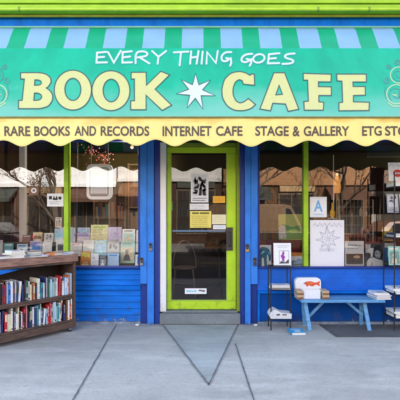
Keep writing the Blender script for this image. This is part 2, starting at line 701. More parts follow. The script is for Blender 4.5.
BOARDBLUE = mat('bulkhead_board_paint', (.002, .155, .64), .5, spec=.1, var=.25, scale=3, bump=.12, bscale=22, stretch=(.7, 3, 6))
add_peel(BOARDBLUE, (.62, .68, .74), .26, thr=.66)
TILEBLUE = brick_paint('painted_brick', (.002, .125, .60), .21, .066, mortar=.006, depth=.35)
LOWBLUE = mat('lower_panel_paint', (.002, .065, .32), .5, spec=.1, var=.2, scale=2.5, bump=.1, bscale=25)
for _m in (BOARDBLUE, TILEBLUE, LOWBLUE):
    grime(_m, (.002, .075, .38), 2.6, .50, .74, .7, stretch=(.8, 1, 2))
    grime(_m, (.05, .07, .11), 9, .60, .74, .6, 0, .6)
    grime(_m, (.30, .42, .6), 26, .70, .715, .8)
add_peel(LOWBLUE, (.45, .52, .62), .14, thr=.68)

# left bulkhead: horizontal painted boards, one proud rail
m = MB()
z = .035
hs = [.085, .085, .085, .085, .075]
for h in hs:
    m.add([(-2.95, -.004, z), (-.792, -.004, z), (-.792, .012, z + h - .006), (-2.95, .012, z + h - .006), (-2.95, .2, z), (-.792, .2, z), (-.792, .2, z + h - .006), (-2.95, .2, z + h - .006)],
          [(0, 1, 2, 3), (0, 4, 5, 1), (3, 2, 6, 7), (1, 5, 6, 2), (0, 3, 7, 4)])
    z += h
z0 = z
m.box(-2.95, -.792, -.018, .2, z0 + .002, z0 + .058)
z = z0 + .062
for h in (.075, .07, .07):
    m.add([(-2.95, -.002, z), (-.792, -.002, z), (-.792, .012, z + h - .006), (-2.95, .012, z + h - .006), (-2.95, .2, z), (-.792, .2, z), (-.792, .2, z + h - .006), (-2.95, .2, z + h - .006)],
          [(0, 1, 2, 3), (0, 4, 5, 1), (3, 2, 6, 7), (1, 5, 6, 2), (0, 3, 7, 4)])
    z += h
m.box(-2.95, -.792, .03, .2, 0, .735)
B(m, 'bulkhead', BOARDBLUE)
m = MB(); m.box(-2.95, -.792, -.012, .2, 0, .03)
B(m, 'base_strip', mat('grimy_base_strip', (.20, .25, .33), .7, var=.5, scale=9))
# right bulkhead: painted brick above, a ledge and a smooth panel below
m = MB(); m.box(.765, 2.95, 0, .2, .44, .735)
B(m, 'bulkhead', TILEBLUE)
m = MB(); m.box(.765, 2.95, -.022, .2, .405, .437); m.box(.765, .80, -.016, .2, .03, .402); m.box(2.9, 2.95, -.016, .2, .03, .402)
B(m, 'ledge', BLUE, bevel=.004)
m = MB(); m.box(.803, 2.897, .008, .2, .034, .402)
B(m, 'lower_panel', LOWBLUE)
m = MB(); m.box(.765, 2.95, -.03, .2, 0, .03)
B(m, 'base_strip', mat('grimy_base_strip', (.2, .2, .2)), bevel=.006)

# outer piers and wall above
m = MB(); m.box(-3.3, -2.953, -.03, .25, 0, 2.5)
B(m, 'pier', BLUE, bevel=.006)
m = MB(); m.box(2.953, 3.3, -.03, .25, 0, 2.5)
B(m, 'pier', BLUE, bevel=.006)
m = MB()
m.box(-3.3, 3.3, 0.0, .25, 2.503, 4.10)
m.box(-3.3, 3.3, -.02, -.002, 3.86, 3.90)
B(m, 'fascia', BLUE, bevel=.004)

# pilasters beside the door
for sx in (-1, 1):
    if sx < 0:
        e = [(-.790, -.700, .54, -.062), (-.697, -.608, 0, -.066), (-.606, -.536, 0, -.03)]
    else:
        e = [(.672, .762, .535, -.062), (.594, .669, 0, -.066), (.537, .591, 0, -.03)]
    m = MB(); m.box(e[0][0], e[0][1], e[0][3], .0, e[0][2], 2.5)
    B(m, 'shutter_board', BLUE2, bevel=.006)
    m = MB(); m.box(e[1][0], e[1][1], e[1][3], .2, .004, 2.5)
    B(m, 'pilaster', BLUE2, bevel=.006)
    m = MB(); m.box(e[2][0], e[2][1], e[2][3], .2, .004, 2.5)
    m.box(min(e[0][0], e[0][1]), max(e[0][0], e[0][1]), .002, .2, 0.004, 2.5)
    B(m, 'pilaster_reveal', BLUE_DK, bevel=.004)


# windows
def window(x0, x1, mull, name='display_window'):
    m = MB()
    m.box(x0, x1, -.03, .12, .7375, .762)
    sill = B(m, name, BLUE_DK, bevel=.005)
    m = MB()
    m.box(x0, x1, .0, .10, 2.44, 2.5)
    m.box(x0, x0 + .035, .0, .10, .764, 2.438)
    m.box(x1 - .035, x1, .0, .10, .764, 2.438)
    B(m, 'window_frame', BLUE_DK, parent=sill, bevel=.003)
    m = MB()
    m.box(mull - .031, mull + .031, -.012, .09, .764, 2.438)
    B(m, 'mullion', LIME, parent=sill, bevel=.006)
    for a, b in ((x0 + .036, mull - .032), (mull + .032, x1 - .036)):
        m = MB(); m.add([(a, .045, .765), (b, .045, .765), (b, .045, 2.438), (a, .045, 2.438)], [(0, 1, 2, 3)])
        B(m, 'pane', GLASS, parent=sill)
    return sill


window(-2.95, -.792, X(66.3))
window(.764, 2.95, X(306))

# door
m = MB()
m.box(-.534, -.452, -.012, .16, .16, 2.42)
B(m, 'door_jamb', WHITE_P, bevel=.004)
m = MB()
m.box(.492, .535, .0, .16, .16, 2.42)
m.box(-.450, .490, .02, .16, 2.375, 2.42)
B(m, 'door_frame', LIME_D, bevel=.004)
m = MB()
m.box(-.536, .536, .0, .2, 2.423, 2.5)
B(m, 'transom', mat('dark_transom_paint', (.02, .035, .02), .5, var=.2))
DY = .085
m = MB()
m.box(-.448, -.402, DY, DY + .045, .285, 2.29)
m.box(.372, .488, DY, DY + .045, .285, 2.29)
m.box(-.448, .488, DY, DY + .045, .172, .283)
m.box(-.448, .488, DY, DY + .045, 2.292, 2.372)
door = B(m, 'door', LIME_DOOR, bevel=.005)
m = MB()
m.box(-.4015, -.388, DY + .008, DY + .035, .286, 2.288)
m.box(.358, .3715, DY + .008, DY + .035, .286, 2.288)
m.box(-.387, .357, DY + .008, DY + .035, .286, .298)
B(m, 'glazing_bead', mat('pale_lime_bead', (.38, .55, .10), .4, var=.1), parent=door)
m = MB(); m.add([(-.388, DY + .02, .298), (.358, DY + .02, .298), (.358, DY + .02, 2.29), (-.388, DY + .02, 2.29)], [(0, 1, 2, 3)])
B(m, 'pane', GLASS_DOOR, parent=door)
m = MB()
hx0, hx1 = X(226.3, DY), X(232.6, DY)
m.box(hx0, hx1, DY - .012, DY - .001, Z(250.5, DY), Z(227.5, DY))
m.tube([((hx0 + hx1) / 2, DY - .012, Z(232, DY)), ((hx0 + hx1) / 2, DY - .05, Z(233, DY)), ((hx0 + hx1) / 2, DY - .05, Z(245, DY)), ((hx0 + hx1) / 2, DY - .012, Z(246, DY))], .011, 10)
B(m, 'handle', DKMETAL, parent=door, smooth=True)
m = MB()
for zz in (.5, 1.3, 2.1):
    m = MB(); m.tube([(-.452, DY - .012, zz - .05), (-.452, DY - .012, zz + .05)], .009, 8)
    B(m, 'hinge', STEEL, parent=door, smooth=True)
m = MB()
zc = Z(231, .14)
m.box(-.38, .35, DY + .05, DY + .075, zc - .012, zc + .012)
B(m, 'blue_bar', mat('blue_bar_paint', (.16, .32, .62), .35, var=.1, metal=.2), parent=door, bevel=.004)  # thin blue bar across the door behind its glass
m = MB()
m.box(-.534, .534, -.06, .30, .004, .145)
m.box(-.50, .50, -.02, .28, .147, .166)
B(m, 'threshold', STONE, bevel=.012, seg=3)

# hasps on the shutter boards
for px, py in ((150.5, 247), (141.5, 261.5), (247.3, 248), (254.8, 261.5)):
    x, zz = X(px, -.07), Z(py, -.07)
    m = MB()
    m.box(x - .022, x + .022, -.074, -.0665, zz - .012, zz + .05)
    m.tube([(x - .012, -.076, zz + .036), (x + .012, -.076, zz + .036)], .006, 8)
    m.tube([(x, -.070, zz + .012), (x - .0, -.092, zz + .012), (x, -.092, zz - .004), (x, -.072, zz - .004)], .004, 8)
    B(m, 'hasp', DKMETAL, smooth=True)

# cornice and the wall above it
m = MB()
m.box(-3.3, 3.3, -.15, .25, 4.136, 4.186)
m.box(-3.3, 3.3, -.165, .25, 4.195, 4.27)
m.box(-3.3, 3.3, -.13, .25, 4.104, 4.134)
m.box(-3.3, 3.3, -.18, .25, 4.277, 4.44)
B(m, 'cornice', LIME, bevel=.006)
m = MB()
m.tube([(-3.3, -.150, 4.118), (3.3, -.150, 4.118)], .021, 12)
bead = B(m, 'cornice_bead', mat('bright_lime_paint', (.42, .60, .03), .35, var=.12, scale=6), smooth=True)
m = MB()
for px in (19.5, 318, 369):
    x = X(px, -.15)
    m = MB(); m.box(x - .012, x + .012, -.176, -.14, 4.094, 4.143)
    B(m, 'bead_coupling', LIME_D, parent=bead, bevel=.003)
m = MB()
m.tube([(-3.3, -.045, 4.085), (3.3, -.045, 4.085)], .019, 12)
B(m, 'lower_moulding', mat('olive_moulding_paint', (.30, .33, .03), .45, var=.2), smooth=True)
m = MB()
for i in range(14):
    x = -3.3
    zz = 4.445 + i * .3
    m.add([(-3.3, -.03, zz), (3.3, -.03, zz), (3.3, 0, zz + .295), (-3.3, 0, zz + .295), (-3.3, .25, zz), (3.3, .25, zz), (3.3, .25, zz + .295), (-3.3, .25, zz + .295)],
          [(0, 1, 2, 3), (0, 4, 5, 1), (3, 2, 6, 7), (1, 5, 6, 2), (0, 3, 7, 4), (4, 7, 6, 5)])
B(m, 'upper_wall', mat('cream_clapboard', (.55, .50, .36), .6, var=.1))
m = MB(); m.box(-3.4, 3.4, -.25, 6.2, 8.65, 8.85)
B(m, 'roof', mat('roof_felt', (.08, .08, .085), .9))
for xc in (-2.0, 0, 2.0):
    m = MB()
    m.box(xc - .5, xc + .5, -.07, -.033, 5.5, 7.2)
    w = B(m, 'upper_window', WHITE_P)
    m = MB(); m.add([(xc - .43, -.073, 5.57), (xc + .43, -.073, 5.57), (xc + .43, -.073, 7.13), (xc - .43, -.073, 7.13)], [(0, 1, 2, 3)])
    B(m, 'pane', mat('dark_window_glass', (.02, .025, .03), .05, var=0), parent=w)
# side and rear walls, interior shell
m = MB()
m.box(-3.3, -3.1, .253, 6.0, 0, 8.64)
m.box(3.1, 3.3, .253, 6.0, 0, 8.64)
m.box(-3.3, 3.3, 6.003, 6.2, 0, 8.64)
B(m, 'side_wall', mat('brick_side', (.25, .12, .08), .8, var=.2))
m = MB()
m.box(-3.097, -3.06, .254, 4.9, .1, 3.0)
m.box(3.06, 3.097, .254, 4.9, .1, 3.0)
m.box(-3.097, 3.097, 4.903, 4.95, .1, 3.0)
B(m, 'interior_wall', WOOD_IN)
m = MB(); m.box(-3.09, 3.09, .31, 4.9, .06, .16); B(m, 'interior_floor', FLOORW)
m = MB(); m.box(-3.09, 3.09, .254, 4.9, 3.003, 3.06); B(m, 'ceiling', mat('dark_ceiling', (.05, .035, .022), .8, var=.2))
DECK = mat('display_deck_wood', (.24, .16, .10), .6, var=.2, scale=5, stretch=(1, 6, 6))
for a, b in ((-2.94, -.66), (.66, 2.94)):
    m = MB()
    m.box(a, b, .125, .78, .715, .742)
    m.box(a, b, .75, .78, .165, .713)
    B(m, 'display_deck', DECK)

# ------------------------------------------------------------------ neighbours, so that the sun stays behind the row of buildings
for x0, x1, c, nm, lb in ((-16, -3.45, (.34, .16, .10), 'brick_building', 'plain red brick building adjoining the shop on the cart side'),
                          (3.45, 16, (.40, .36, .30), 'plaster_building', 'plain buff plastered building adjoining the shop beyond the wire rack')):
    t = thing(nm, lb, 'building', ((x0 + x1) / 2, 3, 0))
    m = MB(); m.box(x0, x1, .05, 6, 0, 8.7)
    m.build('wall', brick_paint(nm + '_wall', c, .22, .075, .01, .6, (.3, .28, .25)) if 'brick' in nm else mat(nm, c, .8, var=.12, bump=.2), parent=t)
    for i in range(4):
        for zz in (.9, 3.6, 6.2):
            xc = x0 + (x1 - x0) * (i + .5) / 4
            m = MB()
            m.box(xc - .62, xc + .62, 0.0, .047, zz, zz + 1.7)
            w = m.build('window', WHITE_P, parent=t)
            m = MB(); m.add([(xc - .54, -.004, zz + .08), (xc + .54, -.004, zz + .08), (xc + .54, -.004, zz + 1.62), (xc - .54, -.004, zz + 1.62)], [(0, 1, 2, 3)])
            m.build('pane', mat('dark_window_glass', (.02, .025, .03)), parent=w)

# ------------------------------------------------------------------ padlocks
for px, py, lb in ((150.5, 247, 'upper steel padlock on the board between left window and white jamb'),
                   (141.5, 261.5, 'lower steel padlock at the corner of the left window'),
                   (247.3, 248, 'upper brassy padlock on the board right of the lime door'),
                   (254.8, 261.5, 'lower dark padlock beside the blue horse book')):
    x, zz = X(px, -.07), Z(py, -.07)
    t = thing('padlock', lb, 'padlock', (x, -.085, zz - .05), group='padlocks on the shutter boards', rz=random.uniform(-.2, .2))
    m = MB(); m.box(-.021, .021, -.011, .011, -.002, .036)
    m.build('lock_body', BRASS if 'brassy' in lb else STEEL if 'steel' in lb else DKMETAL, parent=t, world=False, bevel=.005, seg=3)
    m = MB(); m.tube([(.013 * math.cos(a), 0, .034 + .012 + .016 * math.sin(a)) for a in [PI * i / 8 for i in range(9)]] + [(-.013, 0, .034)], .0035, 8)
    m.tube([(.013, 0, .034), (.013, 0, .047)], .0035, 8)
    m.build('shackle', STEEL, parent=t, world=False, smooth=True)

# ------------------------------------------------------------------ awning
awn = thing('awning', 'green and pale blue striped awning lettered BOOK CAFE above a scalloped yellow valance', 'awning', (0, 0, 2.2))
P0, P1, P2 = (-.004, 3.945), (-.26, 3.565), (-1.10, 2.478)
XW = 3.285
STR_G = mat('awning_green_vinyl', (.004, .35, .15), .45, var=.08, scale=3, bump=.05, bscale=6)
STR_B = mat('awning_pale_blue_vinyl', (.235, .41, .56), .45, var=.06, scale=3, bump=.05, bscale=6)
prof = [P0, (-.06, 3.895), (-.125, 3.79), (-.19, 3.672), P1, (-.54, 3.203), (-.82, 2.840), P2]
x = -2.245 - .5025 * 3
xs = []
while x < XW:
    xs += [(x, x + .28, 1), (x + .28, x + .5025, 0)]
    x += .5025
m = MB()
for a, b, mi in xs:
    a, b = max(a, -XW), min(b, XW)
    if b - a < 1e-4: continue
    for i in range(len(prof) - 1):
        (y0, z0), (y1, z1) = prof[i], prof[i + 1]
        m.add([(a, y0, z0), (b, y0, z0), (b, y1, z1), (a, y1, z1)], [(0, 3, 2, 1)], mi)
for s in (-XW, XW):
    m.prism([(p[0], p[1]) for p in prof] + [(-.004, P2[1])], s - .002, s + .002, lambda u, v, d: (d, u, v), 0)
canopy = m.build('canopy', [STR_G, STR_B], parent=awn, world=True)
m = MB(); m.tube([(-XW, -.012, 3.952), (XW, -.012, 3.952)], .016, 10)
m.build('top_piping', mat('pale_green_piping', (.18, .45, .32), .4, var=.08), parent=awn, smooth=True)

# sign panel lying on the sloping front; (px, py) of the photograph -> point of the slope
SL = Vector((0, P2[0] - P1[0], P2[1] - P1[1]))
NRM = Vector((0, -SL.z * -1, SL.y * -1))
NRM = Vector((0, SL.z, -SL.y)).normalized()
if NRM.y > 0: NRM = -NRM
A0 = Vector((0, P1[0], P1[1]))


def slope(px, py, lift=.0):
    # intersect the viewing direction with the awning plane once, at build time, to read the artwork's own layout
    d = Vector(((px - 200) / F, 1, (218 - py) / F))
    o = Vector((0, CAMY, CAMZ))
    t = (A0 - o).dot(NRM) / d.dot(NRM)
    return o + d * t + NRM * lift


sl = lambda lift: (lambda u, v: slope(u, v, lift))
GREEN = mat('sign_panel_vinyl', (.008, .40, .215), .5, var=.14, scale=1.6, bump=.35, bscale=1.6, spec=.3, stretch=(2.2, .7, .7))
_nt = GREEN.node_tree
_N, _L = _nt.nodes, _nt.links
_b = _N['Principled BSDF']
_old = _b.inputs['Base Color'].links[0].from_socket
_tc = _N.new('ShaderNodeTexCoord')
_no = _N.new('ShaderNodeTexNoise'); _no.inputs['Scale'].default_value = 1.3; _no.inputs['Detail'].default_value = 5
_mp = _N.new('ShaderNodeMapping'); _mp.inputs['Scale'].default_value = (.8, 2.2, 1.2)
_L.new(_tc.outputs['Object'], _mp.inputs['Vector']); _L.new(_mp.outputs[0], _no.inputs['Vector'])
_sx = _N.new('ShaderNodeSeparateXYZ'); _L.new(_tc.outputs['Object'], _sx.inputs[0])
# vinyl turns paler towards its lower edge, in patches
_mr = _N.new('ShaderNodeMapRange'); _mr.inputs['From Min'].default_value = .28; _mr.inputs['From Max'].default_value = 1.1
_mr.inputs['To Min'].default_value = .44; _mr.inputs['To Max'].default_value = -.45
_L.new(_sx.outputs['Z'], _mr.inputs['Value'])
_ad = _N.new('ShaderNodeMath'); _L.new(_no.outputs['Fac'], _ad.inputs[0]); _L.new(_mr.outputs[0], _ad.inputs[1])
_m2 = _N.new('ShaderNodeMapRange'); _m2.inputs['From Min'].default_value = .42; _m2.inputs['From Max'].default_value = .95; _m2.inputs['To Max'].default_value = .75
_L.new(_ad.outputs[0], _m2.inputs['Value'])
_mx = _N.new('ShaderNodeMix'); _mx.data_type = 'RGBA'
_L.new(_m2.outputs[0], _mx.inputs['Factor']); _L.new(_old, _mx.inputs['A']); _mx.inputs['B'].default_value = (.21, .50, .37, 1)
_L.new(_mx.outputs['Result'], _b.inputs['Base Color'])

m = MB()
e1, e2 = A0 + NRM * .004, A0 + SL * .985 + NRM * .004
n = 40
vs, fs = [], []
for i in range(n + 1):
    xx = -XW + 2 * XW * i / n
    for j in range(9):
        p = e1.lerp(e2, j / 8)
        vs.append((xx, p.y, p.z))
for i in range(n):
    for j in range(8):
        a = i * 9 + j
        fs.append((a, a + 1, a + 10, a + 9))
m.add(vs, fs)
panel = m.build('sign_panel', GREEN, parent=awn)

# --- big slab letters
cc = lambda x0, pts: [(x0 + a / 6.667, 60 + b / 6.667) for a, b in pts]
LET = []
Bo = cc(10, [(72, 88), (150, 87), (205, 88), (245, 98), (272, 122), (276, 150), (258, 180), (243, 190), (268, 206), (287, 238), (284, 275), (258, 312), (205, 328), (130, 328), (58, 328), (58, 272), (82, 272), (97, 130), (72, 130)])
Bo = smooth_loop(Bo, keep=(0, 1, 7, 13, 14, 15, 16, 17, 18))
Bh1 = smooth_loop(cc(10, [(167, 136), (190, 136), (208, 144), (211, 158), (200, 170), (165, 172)]), keep=(0, 5))
Bh2 = smooth_loop(cc(10, [(164, 224), (190, 224), (210, 236), (213, 254), (198, 270), (160, 273)]), keep=(0, 5))
LET.append([Bo, Bh1, Bh2])
LET.append([ell(73, 90.6, 18.6, 20, 40), ell(73, 89.9, 8, 11.1, 30)])
LET.append([ell(111, 91.2, 19, 20, 40), ell(111.3, 91, 8.1, 11.3, 30)])
LET.append([cc(115, [(108, 85), (208, 85), (210, 172), (305, 78), (365, 102), (268, 198), (378, 305), (315, 340), (207, 237), (208, 335), (105, 335), (105, 275), (130, 275), (130, 130), (108, 130)])])
C = cc(215, [(262, 98), (264, 172), (188, 165), (182, 142), (160, 133), (135, 150), (120, 190), (120, 235), (138, 275), (165, 291), (195, 282), (222, 260), (270, 300), (240, 328), (190, 342), (130, 340), (82, 312), (50, 260), (44, 200), (62, 130), (105, 90), (160, 78), (205, 88), (234, 106), (240, 96)])
C = smooth_loop(C, keep=(0, 1, 2, 11, 12, 23, 24))
LET.append([C])
LET.append([cc(270, [(25, 88), (97, 88), (192, 332), (120, 346), (103, 297), (18, 292), (3, 342), (-68, 330)]), cc(270, [(60, 170), (82, 232), (38, 236)])])
LET.append([[(303, 73.8), (331.2, 74.7), (330.8, 82.5), (318.3, 82.3), (318.3, 87.1), (331.2, 87.3), (331.2, 96), (318.7, 96), (318.7, 102.3), (323.6, 102.8), (323.2, 110.7), (304.2, 110.7), (303.7, 102), (308.2, 101.7), (307.5, 80.7), (303.3, 80.7)]])
LET.append([cc(320, [(110, 97), (308, 97), (308, 150), (218, 150), (220, 180), (300, 180), (302, 238), (222, 240), (222, 282), (328, 285), (325, 340), (125, 342), (125, 288), (150, 285), (145, 145), (112, 142)])])
for word in (LET[:4], LET[4:]):
    m = MB()
    for loops in word:
        m.flatpoly(loops, sl(.006), 0)
        for l in loops:
            m.ribbon(l, 1.05, sl(.0075), 1, closed=True)
    m.build('title_lettering', [CREAM, OUTLINE], parent=panel)
# --- seven-pointed star
cs = lambda p: (160 + p[0] / 5, 50 + p[1] / 5)
tips = [(178, 120), (252, 154), (276, 231), (215, 298), (135, 292), (82, 222), (107, 151)]
pts = []
for i, t in enumerate(tips):
    t2 = tips[(i + 1) % 7]
    a = math.atan2((t[1] + t2[1]) / 2 - 208, (t[0] + t2[0]) / 2 - 178)
    pts += [cs(t), cs((178 + 36 * math.cos(a), 208 + 36 * math.sin(a)))]
m = MB()
m.flatpoly([pts], sl(.006), 0)
m.ribbon(pts, .9, sl(.0075), 1, closed=True)
m.build('star_logo', [WHITEV, OUTLINE], parent=panel)
# --- hand-lettered line
k7 = lambda pts: [(90 + a / 3.636, 40 + b / 3.636) for a, b in pts]
k8 = lambda pts: [(190 + a / 3.636, 40 + b / 3.636) for a, b in pts]
ST = [k7([(60, 45), (26, 48), (24, 84), (62, 83)]), k7([(26, 65), (52, 63)]),
      k7([(66, 46), (87, 84), (112, 41)]),
      k7([(152, 43), (119, 46), (118, 84), (153, 83)]), k7([(119, 65), (146, 62)]),
      k7([(166, 86), (166, 46), (195, 42), (211, 50), (205, 61), (168, 66)]), k7([(180, 65), (216, 87)]),
      k7([(226, 42), (249, 63), (277, 42)]), k7([(249, 63), (246, 88)]),
      k7([(305, 47), (358, 44)]), k7([(331, 46), (326, 94)]),
      k7([(368, 43), (364, 88)]), k8([(31, 42), (24, 88)]), k7([(366, 66), (392, 63)]),
      k8([(46, 44), (42, 88)]),
      k8([(60, 88), (62, 46), (94, 86), (101, 42)]),
      k8([(150, 46), (128, 46), (114, 60), (115, 76), (128, 81), (146, 70), (132, 68)]), k8([(148, 68), (150, 84), (146, 95)]),
      k8([(226, 52), (202, 54), (187, 66), (187, 80), (202, 84), (221, 74), (206, 71)]), k8([(222, 72), (222, 86), (217, 95)]),
      k8([(325, 50), (287, 54), (283, 87), (324, 86)]), k8([(286, 70), (312, 68)]),
      k8([(380, 51), (352, 53), (342, 62), (352, 69), (374, 74), (376, 83), (362, 88), (336, 89)])]
def chaikin(p):
    if len(p) < 5 or p[0][1] < p[1][1] and False:
        return p
    if abs(p[0][1] - p[1][1]) < 1 and abs(p[1][0] - p[2][0]) < 1:
        return p
    for _ in range(3):
        q = [p[0]]
        for a, b_ in zip(p, p[1:]):
            q += [(a[0] * .75 + b_[0] * .25, a[1] * .75 + b_[1] * .25), (a[0] * .25 + b_[0] * .75, a[1] * .25 + b_[1] * .75)]
        p = q + [p[-1]]
    return p


ST = [chaikin(s) for s in ST]
m = MB()
for s in ST:
    m.ribbon([(a + .45, b + .6) for a, b in s], 2.3, sl(.0055), 1)
for i, s in enumerate(ST):
    m.ribbon(s, 2.0, sl(.007 + .00003 * i), 0)
o8 = [(190 + a / 3.636, 40 + b / 3.636) for a, b in ell(250, 69, 21, 15, 26, -.25)]
m.ribbon([(a + .45, b + .6) for a, b in o8], 2.3, sl(.0055), 1, closed=True)
m.ribbon(o8, 2.0, sl(.0077), 0, closed=True)
m.build('tagline_lettering', [WHITEV, mat('lettering_shade_vinyl', (.03, .30, .24), .5, var=.05)], parent=panel)
# --- curling ornaments at both ends of the panel
DKGR = flat('muted_green_line_vinyl', (.06, .25, .19), .5)
PALE = flat('pale_line_vinyl', (.42, .56, .28), .5)


def spiral(cx, cy, r0, r1, a0, turns, n=30):
    return [(cx + (r0 + (r1 - r0) * i / n) * math.cos(a0 + 2 * PI * turns * i / n), cy + (r0 + (r1 - r0) * i / n) * math.sin(a0 + 2 * PI * turns * i / n)) for i in range(n + 1)]


for mir in (False, True):
    m = MB()
    f = (lambda u, v, l=.006: slope(393.5 - u, v, l)) if mir else (lambda u, v, l=.006: slope(u, v, l))
    f2 = lambda u, v: f(u, v, .0068)
    m.ribbon(ell(396, 94.8, 9.6, 9.6, 32), 1.2, f2, 1, closed=True)
    m.ribbon(ell(398.2, 75.6, 8.0, 8.0, 30), 1.1, f2, 1 if not mir else 0, closed=True)
    m.ribbon(spiral(396, 94.8, 7.6, 2, 2.2, 1.3), .8, f, 0)
    m.ribbon(spiral(398.2, 75.6, 6.2, 1.5, 1.0, 1.4), .8, f, 0)
    m.ribbon(spiral(386, 81.5, 3.6, .8, -1.5, 1.5), 1.0, f, 0)
    m.ribbon(spiral(388.5, 67, 2.8, .6, 0, 1.5), 1.0, f, 0)
    m.ribbon(spiral(397.5, 63, 3.2, .8, 2, 1.5), 1.0, f, 0)
    m.ribbon([(386.2, 99), (384.5, 92), (386, 86)], .9, f, 0)
    m.ribbon([(388, 103.5), (393, 106.8), (402, 106.8)], 1.2, f2, 1)
    for c, r in (((408, 94.8), 9.0), ((407, 82), 4)):
        m.ribbon(ell(*c, r, r, 26), 1.0, f, 0, closed=True)
    m.flatpoly([ell(394.5, 95.5, 2.6, .8, 12, .2)], f2, 1)
    m.build('curl_ornament_print', [DKGR, PALE], parent=panel)

# --- valance
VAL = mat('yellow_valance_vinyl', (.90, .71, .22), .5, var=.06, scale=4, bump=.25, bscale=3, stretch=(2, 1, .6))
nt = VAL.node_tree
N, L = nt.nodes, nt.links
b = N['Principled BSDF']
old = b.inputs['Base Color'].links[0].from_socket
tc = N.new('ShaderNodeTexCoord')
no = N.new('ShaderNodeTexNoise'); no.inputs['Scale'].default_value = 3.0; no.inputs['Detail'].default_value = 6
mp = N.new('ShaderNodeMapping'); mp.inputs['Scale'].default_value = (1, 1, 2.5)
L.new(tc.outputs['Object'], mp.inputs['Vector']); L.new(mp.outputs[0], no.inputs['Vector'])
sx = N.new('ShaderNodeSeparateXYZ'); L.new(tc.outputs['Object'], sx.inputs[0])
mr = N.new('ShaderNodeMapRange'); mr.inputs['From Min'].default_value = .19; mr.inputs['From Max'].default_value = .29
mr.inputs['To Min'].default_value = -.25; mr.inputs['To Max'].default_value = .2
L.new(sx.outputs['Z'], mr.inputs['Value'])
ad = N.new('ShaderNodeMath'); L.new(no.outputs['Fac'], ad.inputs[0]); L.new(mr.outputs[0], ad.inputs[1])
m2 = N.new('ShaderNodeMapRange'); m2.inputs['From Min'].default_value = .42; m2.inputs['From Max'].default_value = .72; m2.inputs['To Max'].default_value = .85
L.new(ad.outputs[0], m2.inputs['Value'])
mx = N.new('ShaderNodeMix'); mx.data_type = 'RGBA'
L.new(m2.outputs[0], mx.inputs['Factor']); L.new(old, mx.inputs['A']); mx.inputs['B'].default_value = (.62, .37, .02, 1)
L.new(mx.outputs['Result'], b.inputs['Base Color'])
VY = -1.104
vz = lambda py: Z(py, VY)
vx = lambda px: X(px, VY)
per = 38.2 * (VY - CAMY) / F
xl = vx(22)


def low(xx):
    c = math.cos(2 * PI * (xx - xl) / per)
    return vz(142.6) - .036 * (c if c > 0 else c * .9) - .006 * math.sin(xx * 1.7) - .004


def wav(xx):
    return .010 * math.sin(xx * 4.2) + .006 * math.sin(xx * 9.7 + 1)


def vpt(xx, zz, lift=0.0):
    t = max(0, min(1, (P2[1] - zz) / .28))
    return Vector((xx, VY - lift - wav(xx) * t, zz))


m = MB()
n = 320
nz = 6
vs, fs = [], []
for i in range(n + 1):
    xx = -XW + 2 * XW * i / n
    top, bt = P2[1] + .004, low(xx)
    for j in range(nz + 1):
        vs.append(vpt(xx, top + (bt - top) * j / nz))
for i in range(n):
    for j in range(nz):
        a = i * (nz + 1) + j
        fs.append((a, a + 1, a + nz + 2, a + nz + 1))
m.add(vs, fs)
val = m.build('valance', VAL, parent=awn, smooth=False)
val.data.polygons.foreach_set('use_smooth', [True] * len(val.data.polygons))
m = MB()
for i in range(n):
    xa, xb = -XW + 2 * XW * i / n, -XW + 2 * XW * (i + 1) / n
    m.add([vpt(xa, low(xa) + .008, .0015), vpt(xb, low(xb) + .008, .0015), vpt(xb, low(xb) + .0105, .0015), vpt(xa, low(xa) + .0105, .0015)], [(0, 1, 2, 3)])
m.build('hem_stitching', flat('hem_thread', (.55, .40, .10), .7), parent=val)
for xx in (-2.62, 2.62):
    m = MB()
    a_, b2_ = A0 + NRM * .0052, A0 + SL * .985 + NRM * .0052
    m.add([(xx, a_.y, a_.z), (xx + .022, a_.y, a_.z), (xx + .022, b2_.y, b2_.z), (xx, b2_.y, b2_.z)], [(0, 1, 2, 3)])
    m.build('seam', mat('seam_vinyl', (.006, .33, .17), .5, var=.2, scale=5), parent=panel)
m = MB(); m.tube([(-XW, -1.106, P2[1] + .006), (XW, -1.106, P2[1] + .006)], .011, 8)
m.build('front_piping', mat('olive_piping', (.22, .22, .07), .5, var=.2, scale=12), parent=awn, smooth=True)
m = MB()
WORDS = [('&', -6.2, .3), ('RARE', 4.2, 30.2), ('BOOKS', 34.2, 70), ('AND', 74.8, 96.3), ('RECORDS', 100.8, 149.2), ('INTERNET', 162.5, 211.5), ('CAFE', 216, 242.4),
         ('STAGE', 255.2, 288.8), ('&', 292.8, 300), ('GALLERY', 303.8, 349.2), ('ETG', 362, 381.3), ('STORE', 384.6, 421)]
for w, a, b_ in WORDS:
    m = MB()
    put_text(m, w, vx(a), vx(b_), vz(136.0 if w != '&' else 136.2), vz(126.2), lambda u, v: vpt(u, v, .003), 0, .022)
    m.build('valance_lettering', VAL_TXT, parent=val)
# frame under the cloth
m = MB()
m.tube([(-XW, -1.085, 2.47), (XW, -1.085, 2.47)], .014, 8)
for xx in (-3.08, -1.55, 0, 1.55, 3.08):
    m.tube([(xx, -.01, 3.90), (xx, -.255, 3.535), (xx, -1.08, 2.475)], .012, 8)
    m.tube([(xx, -.006, 2.60), (xx, -1.08, 2.475)], .012, 8)
m.build('awning_frame', STEEL, parent=awn, smooth=True)


